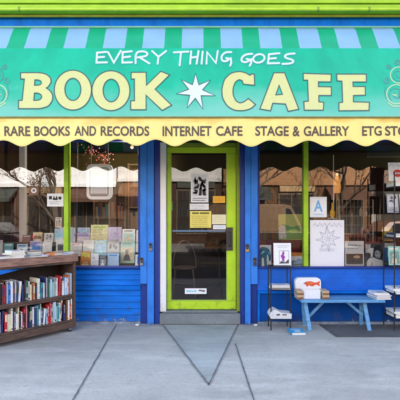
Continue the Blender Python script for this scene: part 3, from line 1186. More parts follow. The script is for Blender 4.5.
# ------------------------------------------------------------------ books
BC = {  # cover colours
    'white': (.78, .78, .76), 'cream': (.76, .68, .48), 'navy': (.02, .035, .13), 'dark blue': (.025, .06, .22), 'bright blue': (.05, .20, .55),
    'pale blue': (.38, .56, .74), 'teal': (.03, .25, .27), 'dark green': (.02, .10, .06), 'red': (.50, .03, .035), 'maroon': (.17, .025, .03),
    'brown': (.20, .09, .04), 'orange': (.62, .20, .05), 'black': (.015, .015, .018), 'grey': (.34, .35, .36), 'pink': (.65, .30, .34),
    'yellow': (.75, .58, .12), 'lavender': (.50, .47, .68), 'sea green': (.28, .52, .44), 'tan': (.45, .33, .2)}
for k, c in BC.items():
    mat('cover_' + k.replace(' ', '_'), c, .45, var=.16, scale=22)
cov = lambda k: MATS['cover_' + k.replace(' ', '_')]
BANDS = ['white', 'cream', 'black', 'yellow', 'red', 'navy', 'grey']
LABELS = {}


def uniq(lb):
    if lb in LABELS:
        raise RuntimeError('label used twice: ' + lb)
    LABELS[lb] = 1
    return lb


def spine_book_mb(w, h, d, colr, lean=0.0):
    """standing book, spine towards -y, lower left corner of the spine at the origin"""
    m = MB()
    t = .0022
    rnd = random.uniform(.001, .004)
    # hard cover: two boards and a slightly rounded spine, page block set back
    prof = [(0, d), (0, rnd * 1.2), (w * .2, 0), (w * .5, -rnd * .6), (w * .8, 0), (w, rnd * 1.2), (w, d), (w - t, d), (w - t, .006), (t, .006), (t, d)]
    m.prism(prof, 0, h, lambda u, v, z: (u, v, z), 0)
    m.box(t + .0003, w - t - .0003, .007, d - .004, .003, h - .005, 1)
    # spine print: bands / title block
    b1, b2 = random.choice(BANDS), random.choice(BANDS)
    y = -rnd * .6 - .0006
    st = random.random()
    if st < .55:
        a, c = random.uniform(.35, .55), random.uniform(.7, .9)
        if random.random() < .35:
            m.box(w * .2, w * .8, y, y + .002, h * a, h * c, 2)
        else:
            zt_ = h * a - h * random.uniform(0, .12)
            lw = min(.011, w * random.uniform(.35, .6))
            while zt_ < h * c:
                for _ in range(random.randint(3, 8)):
                    ll = random.uniform(.0025, .005)
                    m.box(w * .5 - lw / 2, w * .5 + lw / 2 * random.choice((.4, 1, 1)), y, y + .002, zt_, zt_ + ll, 2)
                    zt_ += ll + .0013
                zt_ += .006
    if st < .35 or st > .75:
        m.box(w * .12, w * .88, y, y + .002, h * .06, h * (.06 + random.uniform(.03, .09)), 2 if st < .2 else 3)
    if .35 < st < .9:
        m.box(w * .12, w * .88, y, y + .002, h * .90, h * .93, 3)
    return m, [cov(colr), PAGES, cov(b1), cov(b2)]


def rot2(x, y, a):
    return (x * math.cos(a) - y * math.sin(a), x * math.sin(a) + y * math.cos(a))


def size_word(w, h):
    a = 'thick' if w > .033 else 'thin' if w < .017 else ''
    b = 'tall' if h > .245 else 'short' if h < .195 else ''
    return (b + ' ' + a).strip()


# ------------------------------------------------------------------ the book cart
CR = Vector((-1.548, -.36, 0))
CA = math.radians(47.5)
cart = thing('book_cart', 'low weathered brown wooden cart holding two rows of secondhand books', 'book cart', CR, rz=CA)
CL, CD = 1.28, .36
k = dict(parent=cart, world=False)
m = MB(); m.box(-CL - .03, .02, -.025, CD + .02, .872, .96)
m.build('top_board', WOOD_TOP, bevel=.006, **k)
m = MB(); m.box(-CL + .03, -.04, -.004, .018, .845, .870)
m.build('apron', WOOD_CART, bevel=.004, **k)
for a, b_ in ((-.032, 0), (-CL, -CL + .032)):
    m = MB(); m.box(a, b_, 0, CD, .055, .870)
    m.build('end_panel', WOOD_CART, bevel=.004, **k)
for z0, z1 in ((.438, .464), (.132, .152)):
    m = MB(); m.box(-CL + .034, -.034, .006, CD - .02, z0, z1)
    m.build('shelf', WOOD_CART, bevel=.003, **k)
m = MB(); m.box(-CL + .034, -.034, -.002, .02, .05, .130); m.box(-CL + .034, -.034, .006, .016, .412, .436)
m.build('front_rail', WOOD_CART, bevel=.004, **k)
m = MB()
m.prism([(-CL + .034, .10), (-.034, .10), (-.034, .86), (-.20, .85), (-CL + .034, .66)], CD - .018, CD - .002, lambda u, v, d: (u, d, v))
m.build('back_panel', mat('dark_back_board', (.035, .026, .022), .8, var=.3, scale=4), **k)
for x in (-.06, -CL + .06):
    for y in (.045, CD - .045):
        m = MB()
        m.tube([(x, y - .013, .026), (x, y + .013, .026)], .026, 14)
        c = m.build('caster', BLACK, smooth=True, **k)
        m = MB(); m.box(x - .022, x + .022, y - .018, y - .0145, .02, .058); m.box(x - .022, x + .022, y + .0145, y + .018, .02, .058); m.box(x - .026, x + .026, y - .022, y + .022, .058, .064)
        m.build('fork', STEEL, parent=c, world=False)


def cart_pt(x, y, z):
    a, b_ = rot2(x, y, CA)
    return Vector((CR.x + a, CR.y + b_, z))


UP = 2 * ('pale blue,orange,pink,white,pale blue,white,red,white,white,grey,sea green,pale blue,grey,dark green,white,navy,white,teal,white,cream,black,orange,brown,cream,white,dark green,black,navy,white,dark blue,grey,navy,white,bright blue,pale blue,brown,red,maroon,black,cream,navy,white,teal,red,brown,grey,navy,cream'.split(','))
LO = 2 * ('white,red,white,brown,maroon,navy,cream,white,teal,sea green,white,pale blue,cream,cream,red,red,pale blue,white,navy,sea green,white,teal,navy,white,dark green,navy,black,pink,red,white,black,cream,white,grey,black,white,cream,cream,red,navy,white,black,grey,cream,dark blue,tan'.split(','))


def fill_shelf(seq, z, shelf, grp):
    x = -.038
    raw = []
    for i, c in enumerate(seq):
        w = random.choice([.010, .013, .015, .017, .020, .024, .029]) * random.uniform(.9, 1.1)
        h = random.choice([.178, .19, .205, .215, .225, .24, .25]) * random.uniform(.98, 1.02)
        if i < 3 and shelf == 'upper': h = .255 - .02 * i
        if x - w < -CL + .036: break
        ln = 0
        if i % 11 == 6:
            ln = random.uniform(.06, .13)
            x -= h * math.sin(ln) + .001
        raw.append((c, w, h, x - w, ln))
        x -= w + random.uniform(.0006, .003)
    for i, (c, w, h, xx, ln) in enumerate(raw):
        d = random.uniform(.13, .19)
        m, ms = spine_book_mb(w, h, d, c)
        loc = cart_pt(xx, random.uniform(.014, .034), z + .001)
        sz = size_word(w, h)
        rt = 'the end panel' if i == 0 else 'a ' + raw[i - 1][0] + ' book'
        lf = raw[i + 1][0] + ' book' if i + 1 < len(raw) else 'the far end'
        base = f'{sz} {c} book'.strip() + f' between {rt} and {"a " if "book" in lf else ""}{lf}, {shelf} shelf'
        lb = base
        if lb in LABELS:
            # tell it apart by the next but one neighbour
            far = raw[i - 2][0] if i > 1 else 'end'
            lb = f'{sz} {c} book'.strip() + f' on {shelf} shelf, next to {raw[i - 1][0]} after {far}, before {lf}'
        q = 3
        while lb in LABELS:
            lb = f'{sz} {c} book'.strip() + f' on {shelf} shelf between {raw[i - 1][0]} and {lf}, near {raw[i - q][0]} book'
            q += 1
        o = m.build('book', ms, world=False)
        o.location = loc
        o.rotation_euler = (0, ln, CA)
        tag(o, uniq(lb), 'book', grp)


fill_shelf(UP, .464, 'upper', 'books on the upper shelf of the cart')
fill_shelf(LO, .152, 'lower', 'books on the lower shelf of the cart')


def lying_book(name, lb, cat, grp, loc, rz, w, d, h, cmat, art=None, cm2=None, rx=0, ry=0):
    """a book lying flat: cover boards, page block; w along x, d along y, spine on the left"""
    t = thing(name, uniq(lb), cat, loc, rz=rz, group=grp)
    t.rotation_euler = (rx, ry, rz)
    m = MB()
    tt = min(.0025, h * .2)
    m.box(-w / 2, w / 2, -d / 2, d / 2, 0, tt); m.box(-w / 2, w / 2, -d / 2, d / 2, h - tt, h); m.box(-w / 2, -w / 2 + tt, -d / 2, d / 2, tt, h - tt)
    m.build('cover', cmat, parent=t, world=False)
    m = MB(); m.box(-w / 2 + tt + .0005, w / 2 - .003, -d / 2 + .003, d / 2 - .003, tt + .0003, h - tt - .0003)
    m.build('page_block', PAGES, parent=t, world=False)
    if art:
        m = MB()
        for j, (mi, loops) in enumerate(art[1]):
            m.flatpoly(loops, lambda u, v, j=j: ((u - .5) * w, (v - .5) * d, h + .0004 + .0002 * j), mi)
        m.build('cover_print', art[0], parent=t, world=False)
    return t


def cart_x(px, y):
    # place along the cart seen at a given column of the photo
    q = (px - 200) / F
    c, s = math.cos(CA), math.sin(CA)
    # CR.x + x c - y s = q (5.5 + CR.y + x s + y c)
    return (q * (-CAMY + CR.y + y * c) - CR.x + y * s) / (c - q * s)


GT = 'books and papers laid on top of the cart'
PR1 = lambda a, b_: ([cov(a), cov(b_)], [(0, [rect(.15, .6, .85, .85)]), (1, [ell(.5, .33, .25, .16, 20)])])
for px, y, dz, w, d, h, c, lb, rz, art in (
        (4, .10, 0, .24, .17, .022, 'bright blue', 'bright blue book lying flat at the left on the cart top', .2, PR1('white', 'navy')),
        (14, .10, 0, .17, .22, .028, 'white', 'white thick book at the bottom of the stack on the cart top', -.15, None),
        (14, .10, .0285, .17, .21, .022, 'cream', 'cream book in the middle of the stack on the cart top', .05, None),
        (15, .10, .051, .15, .20, .03, 'white', 'white book topmost of the stack on the cart top', -.05, PR1('lavender', 'red')),
        (27, .11, 0, .24, .19, .012, 'grey', 'pale grey thin magazine lying flat beside the white stack', .25, PR1('white', 'teal')),
        (36, .09, 0, .20, .26, .008, 'white', 'white thin magazine lying in the middle of the cart top', -.2, PR1('pale blue', 'grey')),
        (53, .085, 0, .13, .19, .030, 'orange', 'orange red paperback lying on the cart top near the lime mullion', .25, PR1('red', 'cream')),
        (44, .16, 0, .16, .22, .018, 'lavender', 'lavender book lying flat behind the orange paperback', .1, PR1('white', 'navy')),
        (63, .09, 0, .15, .21, .012, 'pale blue', 'pale blue thin book lying at the right end of the cart top', .0, PR1('white', 'lavender')),
        (-4, .11, .0, .20, .26, .035, 'navy', 'navy thick book lying at the far left of the cart top', .1, PR1('cream', 'red')),
        (30, .20, .0, .19, .25, .030, 'white', 'white thick book lying behind the grey magazine on the cart top', .3, PR1('teal', 'navy')),
        (31, .20, .0305, .17, .23, .022, 'tan', 'tan book lying on the white thick book of the cart top', -.1, PR1('white', 'brown')),
        (57, .20, .0, .15, .21, .026, 'maroon', 'maroon book lying behind the orange paperback at the right', .15, PR1('cream', 'white')),
        (66, .19, .0, .13, .19, .020, 'white', 'white book lying at the back right corner of the cart top', -.1, PR1('pale blue', 'grey')),
        (20, .22, 0, .18, .24, .03, 'pale blue', 'pale blue thick book behind the stack on the cart top', .2, None)):
    x = cart_x(px, y)
    lying_book('book', lb, 'book', GT, cart_pt(x, y, .961 + dz), CA + rz, w, d, h, cov(c), art)

# ------------------------------------------------------------------ things shown upright
def card(name, lb, cat, px0, py0, px1, py1, Y, cmat, art=None, mats=None, th=.001, tilt=0.0, rz=0.0, grp=None, pages=False, rim=None):
    """an upright card, poster or book facing the street; the artwork is laid out in fractions of its own width and height"""
    w, h = X(px1, Y) - X(px0, Y), Z(py0, Y) - Z(py1, Y)
    t = thing(name, uniq(lb), cat, ((X(px0, Y) + X(px1, Y)) / 2, Y, Z(py1, Y)), rz=rz, group=grp, rx=-tilt)
    m = MB()
    if pages:
        m.box(-w / 2, w / 2, 0, .002, 0, h); m.box(-w / 2, w / 2, th - .002, th, 0, h); m.box(-w / 2, -w / 2 + .002, .002, th - .002, 0, h)
        m.build('cover', cmat, parent=t, world=False)
        m = MB(); m.box(-w / 2 + .0025, w / 2 - .003, .0022, th - .0022, .003, h - .003)
        m.build('page_block', PAGES, parent=t, world=False)
    else:
        m.box(-w / 2, w / 2, 0, th, 0, h)
        m.build('sheet', cmat, parent=t, world=False)
    if art:
        m = MB()
        for j0, it in enumerate(art):
            j = min(j0, 10)
            fn = lambda u, v, j=j: ((u - .5) * w, -.0007 - .00025 * j, v * h)
            if it[0] == 'p':
                m.flatpoly(it[2], fn, it[1])
            elif it[0] == 'r':      # stroke, width in metres
                m.ribbon([((u - .5) * w, v * h) for u, v in it[2]], it[3], lambda u, v, j=j: (u, -.0007 - .00025 * j, v), it[1])
            elif it[0] == 't':
                put_text(m, it[2], it[3], it[4], it[5], it[6], fn, it[1], .02)
        m.build('print', mats, parent=t, world=False)
    return t


def lines(mi, x0, x1, ys, hh, ragged=.25):
    out = []
    for y in ys:
        x = x0
        e = x1 - random.uniform(0, ragged) * (x1 - x0)
        while x < e - .03:
            for _ in range(random.randint(2, 8)):
                lw = random.uniform(.010, .020)
                if x + lw > e: break
                out.append(('p', mi, [rect(x, y, x + lw, y + hh * random.choice((.62, .62, .7, 1.0)))]))
                x += lw + .006
            x += .022
    return out


def fr(a, b_, n):
    return [a + (b_ - a) * i / (n - 1) for i in range(n)]


FL = lambda n, c: flat('print_' + n, c, .6) if n in ('letterblue', 'blue', 'red') else mat('print_' + n, c, .55, var=.5, scale=38)
C_ = {n: FL(n, c) for n, c in dict(sky=(.30, .47, .72), violet=(.24, .22, .50), hill=(.16, .28, .22), skin=(.52, .32, .22), sand=(.62, .48, .3), rose=(.70, .25, .3), purple=(.30, .05, .32),
      lime=(.32, .52, .08), ltgrey=(.5, .5, .52), midgrey=(.25, .25, .26), dkgrey=(.07, .07, .075), aqua=(.35, .62, .68), blue=(.05, .22, .6), letterblue=(.15, .42, .75), orange=(.75, .25, .04), dkteal=(.02, .14, .22), gold=(.8, .55, .1), brownp=(.13, .065, .04), red=(.6, .04, .04), paleyel=(.80, .76, .38), cyanp=(.2, .55, .8)).items()}
GB = 'books shown in the left window'


def shapes(style):
    r = random.uniform
    if style == 'land':
        return [('p', 0, [rect(.06, .38, .94, .94)]), ('p', 1, [[(.06, .38), (.06, .58), (.3, .74), (.5, .6), (.72, .7), (.94, .52), (.94, .38)]]), ('p', 2, [rect(.15, .12, .85, .2)]), ('p', 2, [rect(.25, .25, .75, .3)])]
    if style == 'lines':
        return [('p', 0, [rect(.15, .82, .85, .9)])] + lines(1, .12, .88, fr(.15, .72, 7), .035)
    if style == 'figure':
        return [('p', 0, [rect(.1, .08, .9, .72)]), ('p', 1, [ell(.45, .52, .12, .10, 16)]), ('p', 1, [[(.22, .1), (.28, .34), (.45, .42), (.64, .33), (.72, .1)]]), ('p', 2, [rect(.12, .82, .8, .9)])]
    if style == 'blobs':
        out = [('p', 0, [rect(.08, .3, .92, .92)])]
        for i in range(9):
            out.append(('p', 1 + i % 2, [ell(r(.2, .8), r(.4, .82), r(.05, .12), r(.04, .08), 10, r(0, 3))]))
        return out + [('p', 2, [rect(.2, .12, .8, .2)])]
    if style == 'draw':
        out = []
        for i in range(7):
            x, y = r(.2, .8), r(.25, .8)
            out.append(('r', 1, [(x, y), (x + r(-.2, .2), y + r(-.2, .15)), (x + r(-.25, .25), y + r(-.1, .1))], .0035))
        return out + [('p', 0, [rect(.2, .1, .8, .15)])]
    return []


disp = [  # px0 py0 px1 py1 depth colour style print-mats label
    (60, 227, 72.5, 243, .50, 'pale blue', 'lines', ('white', 'white'), 'pale blue book upright behind the lime mullion, upper row'),
    (73, 227.5, 89.5, 242, .50, 'lavender', 'land', ('sky', 'violet', 'ltgrey'), 'lavender book with a mountain landscape in the upper window row'),
    (90, 224.5, 107.5, 242, .52, 'yellow', 'lines', ('lime', 'midgrey'), 'pale yellow book with printed lines, tallest in the window'),
    (108, 227, 121.5, 242, .50, 'lavender', 'draw', ('midgrey', 'violet'), 'white lavender book with a line drawing in the upper window row'),
    (122, 229, 135, 243, .50, 'white', 'figure', ('aqua', 'sand', 'midgrey'), 'white book with a small figure in the upper window row'),
    (136, 230, 143.5, 252, .36, 'white', 'lines', ('ltgrey', 'ltgrey'), 'narrow white leaflet against the right edge of the left window'),
    (69.5, 242.5, 81.5, 256, .34, 'white', 'lines', ('rose', 'midgrey'), 'white book with ruled lines right of the lime mullion'),
    (82.3, 240, 93.5, 256, .34, 'white', 'draw', ('sky', 'ltgrey'), 'white pale book between ruled book and aqua book'),
    (94, 240, 106.2, 256, .34, 'aqua', 'figure', ('sky', 'aqua', 'white'), 'pale aqua book in the middle window row'),
    (106.8, 240.5, 119.5, 256, .34, 'grey', 'blobs', ('ltgrey', 'dkgrey', 'midgrey'), 'grey book with a black and white photograph'),
    (120, 241, 134.5, 263, .30, 'sea green', 'figure', ('sand', 'dkgrey', 'hill'), 'cream and green book with dark standing figures'),
    (80, 251.5, 90.2, 267.2, .17, 'orange', 'land', ('gold', 'orange', 'paleyel'), 'yellow and orange book in the front window row beside the cart'),
    (90.5, 253.5, 98.3, 267.2, .15, 'white', 'draw', ('rose', 'rose'), 'white booklet with pink scribbles in the front window row'),
    (98.8, 255.5, 106.6, 267.2, .16, 'black', 'figure', ('midgrey', 'white', 'ltgrey'), 'small black book with a pale portrait in front window row'),
    (107, 253.5, 118.8, 267.2, .17, 'pale blue', 'lines', ('blue', 'ltgrey'), 'pale blue book with printed lines in the front window row'),
    (135, 254.5, 144, 266.5, .16, 'white', 'p', (), 'white book with a dark blue square beside the padlock'),
    (30, 241, 41, 255, .30, 'lavender', 'land', ('violet', 'blue', 'white'), 'blue violet book upright behind the cart top'),
    (41.5, 241.5, 51.3, 255, .28, 'white', 'draw', ('violet', 'ltgrey'), 'white lavender book upright behind the orange paperback'),
    (54, 228.5, 64, 242, .44, 'pale blue', 'land', ('sky', 'cyanp', 'white'), 'light blue book left of the lime mullion'),
    (55.8, 240, 64.4, 255, .26, 'white', 'p', (), 'white book with a small dark picture left of the lime mullion'),
    (55, 217.3, 61.2, 227.5, .46, 'white', 'figure', ('midgrey', 'skin', 'dkgrey'), 'small white photo card standing above the light blue book'),
    (3, 243, 13, 257, .30, 'teal', 'lines', ('white', 'white'), 'teal book upright in the left corner behind the cart'),
    (16, 244, 27, 257, .32, 'pale blue', 'figure', ('white', 'blue', 'navy'), 'pale blue book with a figure left of the blue violet book'),
    (-8, 240, 2, 256, .34, 'white', 'lines', ('rose', 'ltgrey'), 'white book with ruled lines at the far left of the window'),
    (44, 233, 53, 243, .48, 'white', 'blobs', ('ltgrey', 'dkgrey', 'midgrey'), 'white book with dark blobs in the upper row left of light blue book'),
    (22, 235, 31, 244, .49, 'maroon', 'lines', ('paleyel', 'sand'), 'maroon book with pale lines in the upper row above the cart'),
    (33, 232, 42, 243, .48, 'tan', 'land', ('sand', 'brownp', 'white'), 'tan landscape book in the upper row above the cart'),
]
for d in disp:
    x0, y0, x1, y1, Y, c, st, pm, lb = d
    if c == 'aqua':
        cm = C_['aqua']
    elif c == 'yellow':
        cm = C_['paleyel']
    else:
        cm = cov(c)
    ms = [C_.get(q) or cov(q) for q in pm]
    art = shapes(st)
    if st == 'p' and '135' == str(x0):
        art, ms = [('p', 0, [rect(.25, .2, .85, .85)]), ('p', 1, [ell(.55, .5, .18, .14, 14)])], [cov('dark blue'), PAPER]
    elif st == 'p':
        art, ms = [('p', 0, [rect(.2, .3, .85, .72)]), ('p', 1, [rect(.3, .12, .8, .18)])], [C_['dkgrey'], C_['ltgrey']]
    while ms and len(ms) < 3: ms.append(ms[-1])
    th = random.uniform(.010, .024) if 'leaflet' not in lb and 'card' not in lb else .003
    card('book' if th > .005 else 'card', lb, 'book' if th > .005 else 'card', x0, y0, x1, y1, Y, cm, art, ms, th=th, tilt=random.uniform(.04, .16), rz=random.uniform(-.12, .12), grp=GB, pages=th > .005)

# stepped display stand carrying the two upper rows
stand = thing('display_stand', 'dark stepped wooden stand carrying the upper rows of window books', 'display stand', (-1.33, .55, .742))
for i, (y0, y1, zt, a, b_) in enumerate(((.33, .47, Z(256, .35) - .003, -2.0, -.82), (.475, .66, Z(242.4, .5) - .003, -2.0, -.82))):
    m = MB(); m.box(a, b_, y0, y1, zt - .018, zt); m.box(a, b_, y0 + .01, y0 + .025, .744, zt - .019)
    m.build('step', WOOD_IN2, parent=stand, bevel=.003)
stand = thing('display_stand', 'dark low wooden riser behind the cart carrying upright books', 'display stand', (-2.4, .5, .742))
for y0, y1, zt in ((.25, .40, Z(256, .3) - .004), (.42, .58, Z(242, .46) - .004)):
    m = MB(); m.box(-2.9, -2.04, y0, y1, zt - .018, zt); m.box(-2.9, -2.04, y0 + .01, y0 + .025, .744, zt - .019)
    m.build('step', WOOD_IN2, parent=stand, bevel=.003)

# papers on the glass
INS = .04
card('flyer', 'white flyer with dark scribbled print on the left pane', 'flyer', 47, 193.5, 63.5, 206.5, INS, PAPER,
     [('p', 0, [rect(.12, .55, .3, .8)]), ('p', 0, [[(.34, .5), (.42, .85), (.5, .6), (.6, .85), (.66, .5)]]), ('p', 0, [ell(.78, .65, .1, .12, 14)])] + lines(1, .15, .85, (.2, .34), .05), [INK, GREYINK])
t = card('square_sticker', 'brown square sticker with a white ring on the left pane', 'sticker', 29, 186, 38.6, 195, INS, mat('sticker_brown', (.22, .10, .055), .6),
         [('p', 0, [ell(.5, .5, .3, .3, 22), ell(.5, .5, .14, .14, 16)])], [PAPER])
# rounded white board added in place of a white reflection in the glass
t = thing('reflection_board', uniq('white rounded board with dark outline, standing in for a left window reflection'), 'reflection board', (X(99.5, .06), .06, Z(199, .06)))


def rrect(x0, y0, x1, y1, r, n=6):
    out = []
    for cx, cy, a0 in ((x1 - r, y1 - r, 0), (x0 + r, y1 - r, PI / 2), (x0 + r, y0 + r, PI), (x1 - r, y0 + r, 1.5 * PI)):
        out += [(cx + r * math.cos(a0 + PI / 2 * i / n), cy + r * math.sin(a0 + PI / 2 * i / n)) for i in range(n + 1)]
    return out


bx = lambda px: X(px, .062)
bz = lambda py: Z(py, .062)
m = MB(); m.prism(rrect(bx(86.5), bz(199.5), bx(112.5), bz(164), .07), .062, .082, lambda u, v, d: (u, d, v))
m.build('board', PAPER, parent=t)
m = MB(); m.ribbon(rrect(bx(90), bz(195.8), bx(108), bz(168), .025), .012, lambda u, v: (u, .0605, v), closed=True)
m.build('outline', INK, parent=t)
m = MB(); m.flatpoly([rrect(bx(91.5), bz(193.5), bx(106.5), bz(169.5), .012)], lambda u, v: (u, .0612, v)); 
m.build('grey_panel', flat('board_grey', (.58, .59, .62)), parent=t)
m = MB(); m.box(bx(91), bx(107), .0585, .0603, bz(195.6), bz(193.6)); m.build('clip_rail', GREYINK, parent=t)
m = MB()
for px in (91, 108): m.tube([(bx(px), .072, bz(164.2)), (bx(px), .072, 2.436)], .0025, 6)
m.build('cord', BLACK, parent=t)

# door papers
DI = DY + .016
card('poster', 'white poster with a crowded black and white picture on the door', 'poster', 190.8, 173.3, 208.5, 202.5, DI, PAPER,
     [('p', 1, [rect(.08, .22, .92, .93)])] + [('p', random.choice((0, 2)), [ell(random.uniform(.18, .82), random.uniform(.32, .84), random.uniform(.05, .13), random.uniform(.03, .07), 9, random.uniform(0, 3))]) for _ in range(30)]
     + [('p', 0, [rect(.12, .3, .3, .36)]), ('p', 0, [[(.45, .24), (.5, .5), (.62, .56), (.6, .24)]]), ('p', 0, [[(.7, .24), (.66, .42), (.8, .5), (.86, .24)]])] + lines(0, .1, .92, (.06, .13), .035, .05), [INK, flat('print_pale', (.66, .66, .66)), C_['midgrey']])
card('notice', 'narrow white strip notice below the picture poster on the door', 'notice', 189.8, 203.6, 208.8, 209.8, DI, PAPER, lines(0, .06, .94, (.2, .45, .7), .09), [GREYINK])
YELP = flat('yellow_paper', (.80, .68, .16), .7)
card('notice', 'yellow square notice with dark text lines on the door', 'notice', 190, 211, 211.3, 227.8, DI, YELP, [('p', 0, [rect(.1, .82, .42, .92)]), ('p', 0, [rect(.46, .82, .9, .92)])] + lines(1, .08, .92, fr(.08, .68, 6), .045, .1), [mat('notice_ink', (.16, .14, .03), .7), flat('olive_ink', (.3, .26, .05))])
card('paper_slip', 'orange yellow slip of paper at the upper right of the door', 'notice', 212.8, 196, 225.3, 203, DI, flat('orange_paper', (.80, .42, .03)), lines(0, .1, .9, (.3, .55), .08), [flat('orange_ink', (.45, .2, .02))])
card('paper_slip', 'cream card with faint lines on the door right of the yellow notice', 'notice', 212, 214.5, 226, 224.2, DI, flat('cream_paper', (.80, .74, .48)), lines(0, .1, .9, (.25, .5, .72), .06), [flat('cream_ink', (.5, .44, .28))])
card('paper_slip', 'small white slip under the cream card on the door', 'notice', 213, 225, 225.8, 229.3, DI, PAPER, lines(0, .1, .9, (.35, .62), .1), [C_['letterblue']])
card('door_sticker', 'white sticker with pale blue marks low on the door glass', 'sticker', 184.8, 288.3, 206.6, 294, DI, PAPER,
     [('p', 0, [rect(.08, .36, .18, .66)]), ('p', 0, [ell(.24, .5, .05, .16, 12)]), ('p', 0, [rect(.31, .36, .40, .6)]), ('p', 0, [rect(.43, .36, .52, .66)]), ('p', 1, [[(.6, .55), (.68, .75), (.8, .68), (.9, .45), (.82, .38), (.76, .5)]]), ('p', 1, [ell(.88, .55, .05, .15, 10)])], [C_['cyanp'], C_['dkgrey']])
card('green_sticker', 'small green sticker at the hinge edge of the door glass', 'sticker', 169.2, 201.5, 172.5, 210.5, DI, flat('green_sticker_paper', (.03, .3, .08)), [('p', 0, [ell(.5, .5, .25, .2, 12)])], [PAPER])

# right window papers and books
card('grade_card', 'white card with a large pale blue letter A in the right window', 'card', 309.8, 196.8, 326.8, 217.3, .04, PAPER,
     [('t', 0, 'A', .24, .76, .27, .83), ('p', 1, [rect(.06, .05, .94, .065)]), ('p', 1, [rect(.06, .935, .94, .95)]), ('p', 1, [rect(.2, .12, .8, .17)])], [C_['letterblue'], flat('pale_blue_ink', (.4, .58, .78))])
star = []
for i in range(16):
    a = PI / 2 + 2 * PI * i / 16 + .1
    r = (.36 if i % 4 == 0 else .30) if i % 2 == 0 else .15
    star.append((.52 + r * math.cos(a), .60 + r * .78 * math.sin(a)))
art = [('r', 0, star + star[:1], .008)] + [('r', 0, [(.52 + .05 * math.cos(PI / 2 + 2 * PI * i / 8 + .1), .60 + .04 * math.sin(PI / 2 + 2 * PI * i / 8 + .1)), star[2 * i]], .004) for i in range(8)] + [('r', 0, [(.5 + .02 * i, .55 + .012 * (i % 3)), (.47 + .03 * i, .64 + .01 * (i % 2))], .003) for i in range(5)]
for i in range(20):
    x = .10 + .042 * i
    y = .90 + .03 * math.sin(i * 1.9)
    art.append(('r', 0, [(x, y - .02), (x + .015, y + .02), (x + .03, y - .015)], .004))
for i in range(9):
    x = .28 + .05 * i
    art.append(('r', 0, [(x, .38 + .02 * math.sin(i * 2.2)), (x + .02, .33), (x + .035, .40)], .004))
card('star_poster', 'big white poster with a hand drawn grey star in the right window', 'poster', 310, 220, 344.2, 267, .038, flat('poster_white', (.78, .77, .78)), art, [flat('drawn_grey', (.36, .36, .42))], tilt=0)
card('photo_card', 'white card with two text lines above a brown photograph', 'card', 345.2, 241, 364.2, 265.8, .056, PAPER,
     [('p', 1, [rect(.06, .06, .94, .48)]), ('p', 2, [[(.06, .06), (.06, .2), (.35, .3), (.6, .2), (.94, .26), (.94, .06)]]), ('p', 3, [ell(.62, .36, .18, .06, 16)])] + lines(0, .15, .9, (.68, .8), .06), [GREYINK, C_['brownp'], C_['dkgrey'], C_['sand']], tilt=.04, th=.004)
card('portrait_poster', 'black and white portrait of a child in the right window', 'poster', 365.2, 241.5, 384, 267, .056, C_['dkgrey'],
     [('p', 1, [rect(.03, .55, .30, .90)]), ('p', 0, [[(.08, .0), (.10, .22), (.22, .34), (.45, .38), (.7, .30), (.93, .26), (.97, 0)]]), ('p', 0, [[(.12, .62), (.2, .72), (.42, .75), (.56, .70), (.58, .58), (.42, .54), (.40, .40), (.30, .38), (.30, .52)]]),
      ('p', 2, [smooth_loop([(.44, .52), (.46, .74), (.60, .86), (.80, .86), (.95, .72), (.96, .48), (.86, .34), (.66, .32), (.50, .40)])]), ('p', 1, [smooth_loop([(.50, .52), (.56, .64), (.70, .66), (.82, .58), (.84, .44), (.74, .34), (.62, .36), (.52, .44)])]),
      ('p', 2, [ell(.60, .53, .035, .018, 10)]), ('p', 2, [ell(.75, .52, .035, .018, 10)]), ('p', 3, [[(.655, .50), (.67, .45), (.70, .455)]]), ('p', 2, [ell(.67, .405, .05, .012, 10)]), ('p', 3, [[(.30, .0), (.34, .18), (.38, .2), (.36, 0)]]), ('p', 4, [rect(0, .93, 1, 1)])],
     [PAPER, C_['ltgrey'], INK, C_['midgrey'], cov('maroon')], tilt=.04, th=.004)
card('book', 'white book with a dark teal blue horse on its cover', 'book', 257.2, 245, 271.5, 267, .062, PAPER,
     [('p', 0, [[(.1, .04), (.05, .5), (.12, .78), (.35, .92), (.62, .90), (.84, .80), (.97, .55), (.96, .3), (.84, .26), (.80, .5), (.70, .58), (.66, .3), (.7, .04), (.5, .04), (.46, .4), (.34, .42), (.3, .04)]]), ('p', 1, [[(.18, .55), (.4, .74), (.6, .7), (.42, .62)]]), ('p', 1, [[(.72, .7), (.86, .66), (.9, .5), (.8, .6)]])], [C_['dkteal'], C_['cyanp']], th=.02, tilt=.05, pages=True)
card('magazine', 'orange topped magazine with a blue lower half behind the rack', 'magazine', 291.5, 252.5, 304.3, 267, .07, PAPER,
     [('p', 0, [rect(.0, .76, 1, 1)]), ('p', 1, [rect(.0, .1, 1, .45)]), ('p', 2, [[(.1, .2), (.5, .6), (.95, .5), (.9, .2)]])], [C_['orange'], C_['hill'], C_['sky']], th=.006, tilt=.06)
card('book', 'bright blue book with a white top at the right end of the window', 'book', 385, 243, 396, 262, .07, cov('bright blue'), [('p', 0, [rect(0, .75, 1, 1)]), ('p', 1, [rect(.2, .25, .8, .5)])], [PAPER, C_['cyanp']], th=.02, tilt=.05, pages=True)
card('book', 'yellow book with a dark band above the bright blue book', 'book', 383, 227, 393, 241, .3, flat('yellow_book_cover', (.55, .42, .06)), [('p', 0, [rect(0, .1, 1, .4)])], [C_['dkgrey']], th=.02, tilt=.05, pages=True)
t = thing('small_stand', uniq('small dark block lifting the yellow book in the right window'), 'stand', (X(388, .33), .36, .742))
m = MB(); m.box(X(381, .3), X(395, .3), .28, .42, .744, Z(241.3, .3)); m.build('block', WOOD_IN, parent=t)
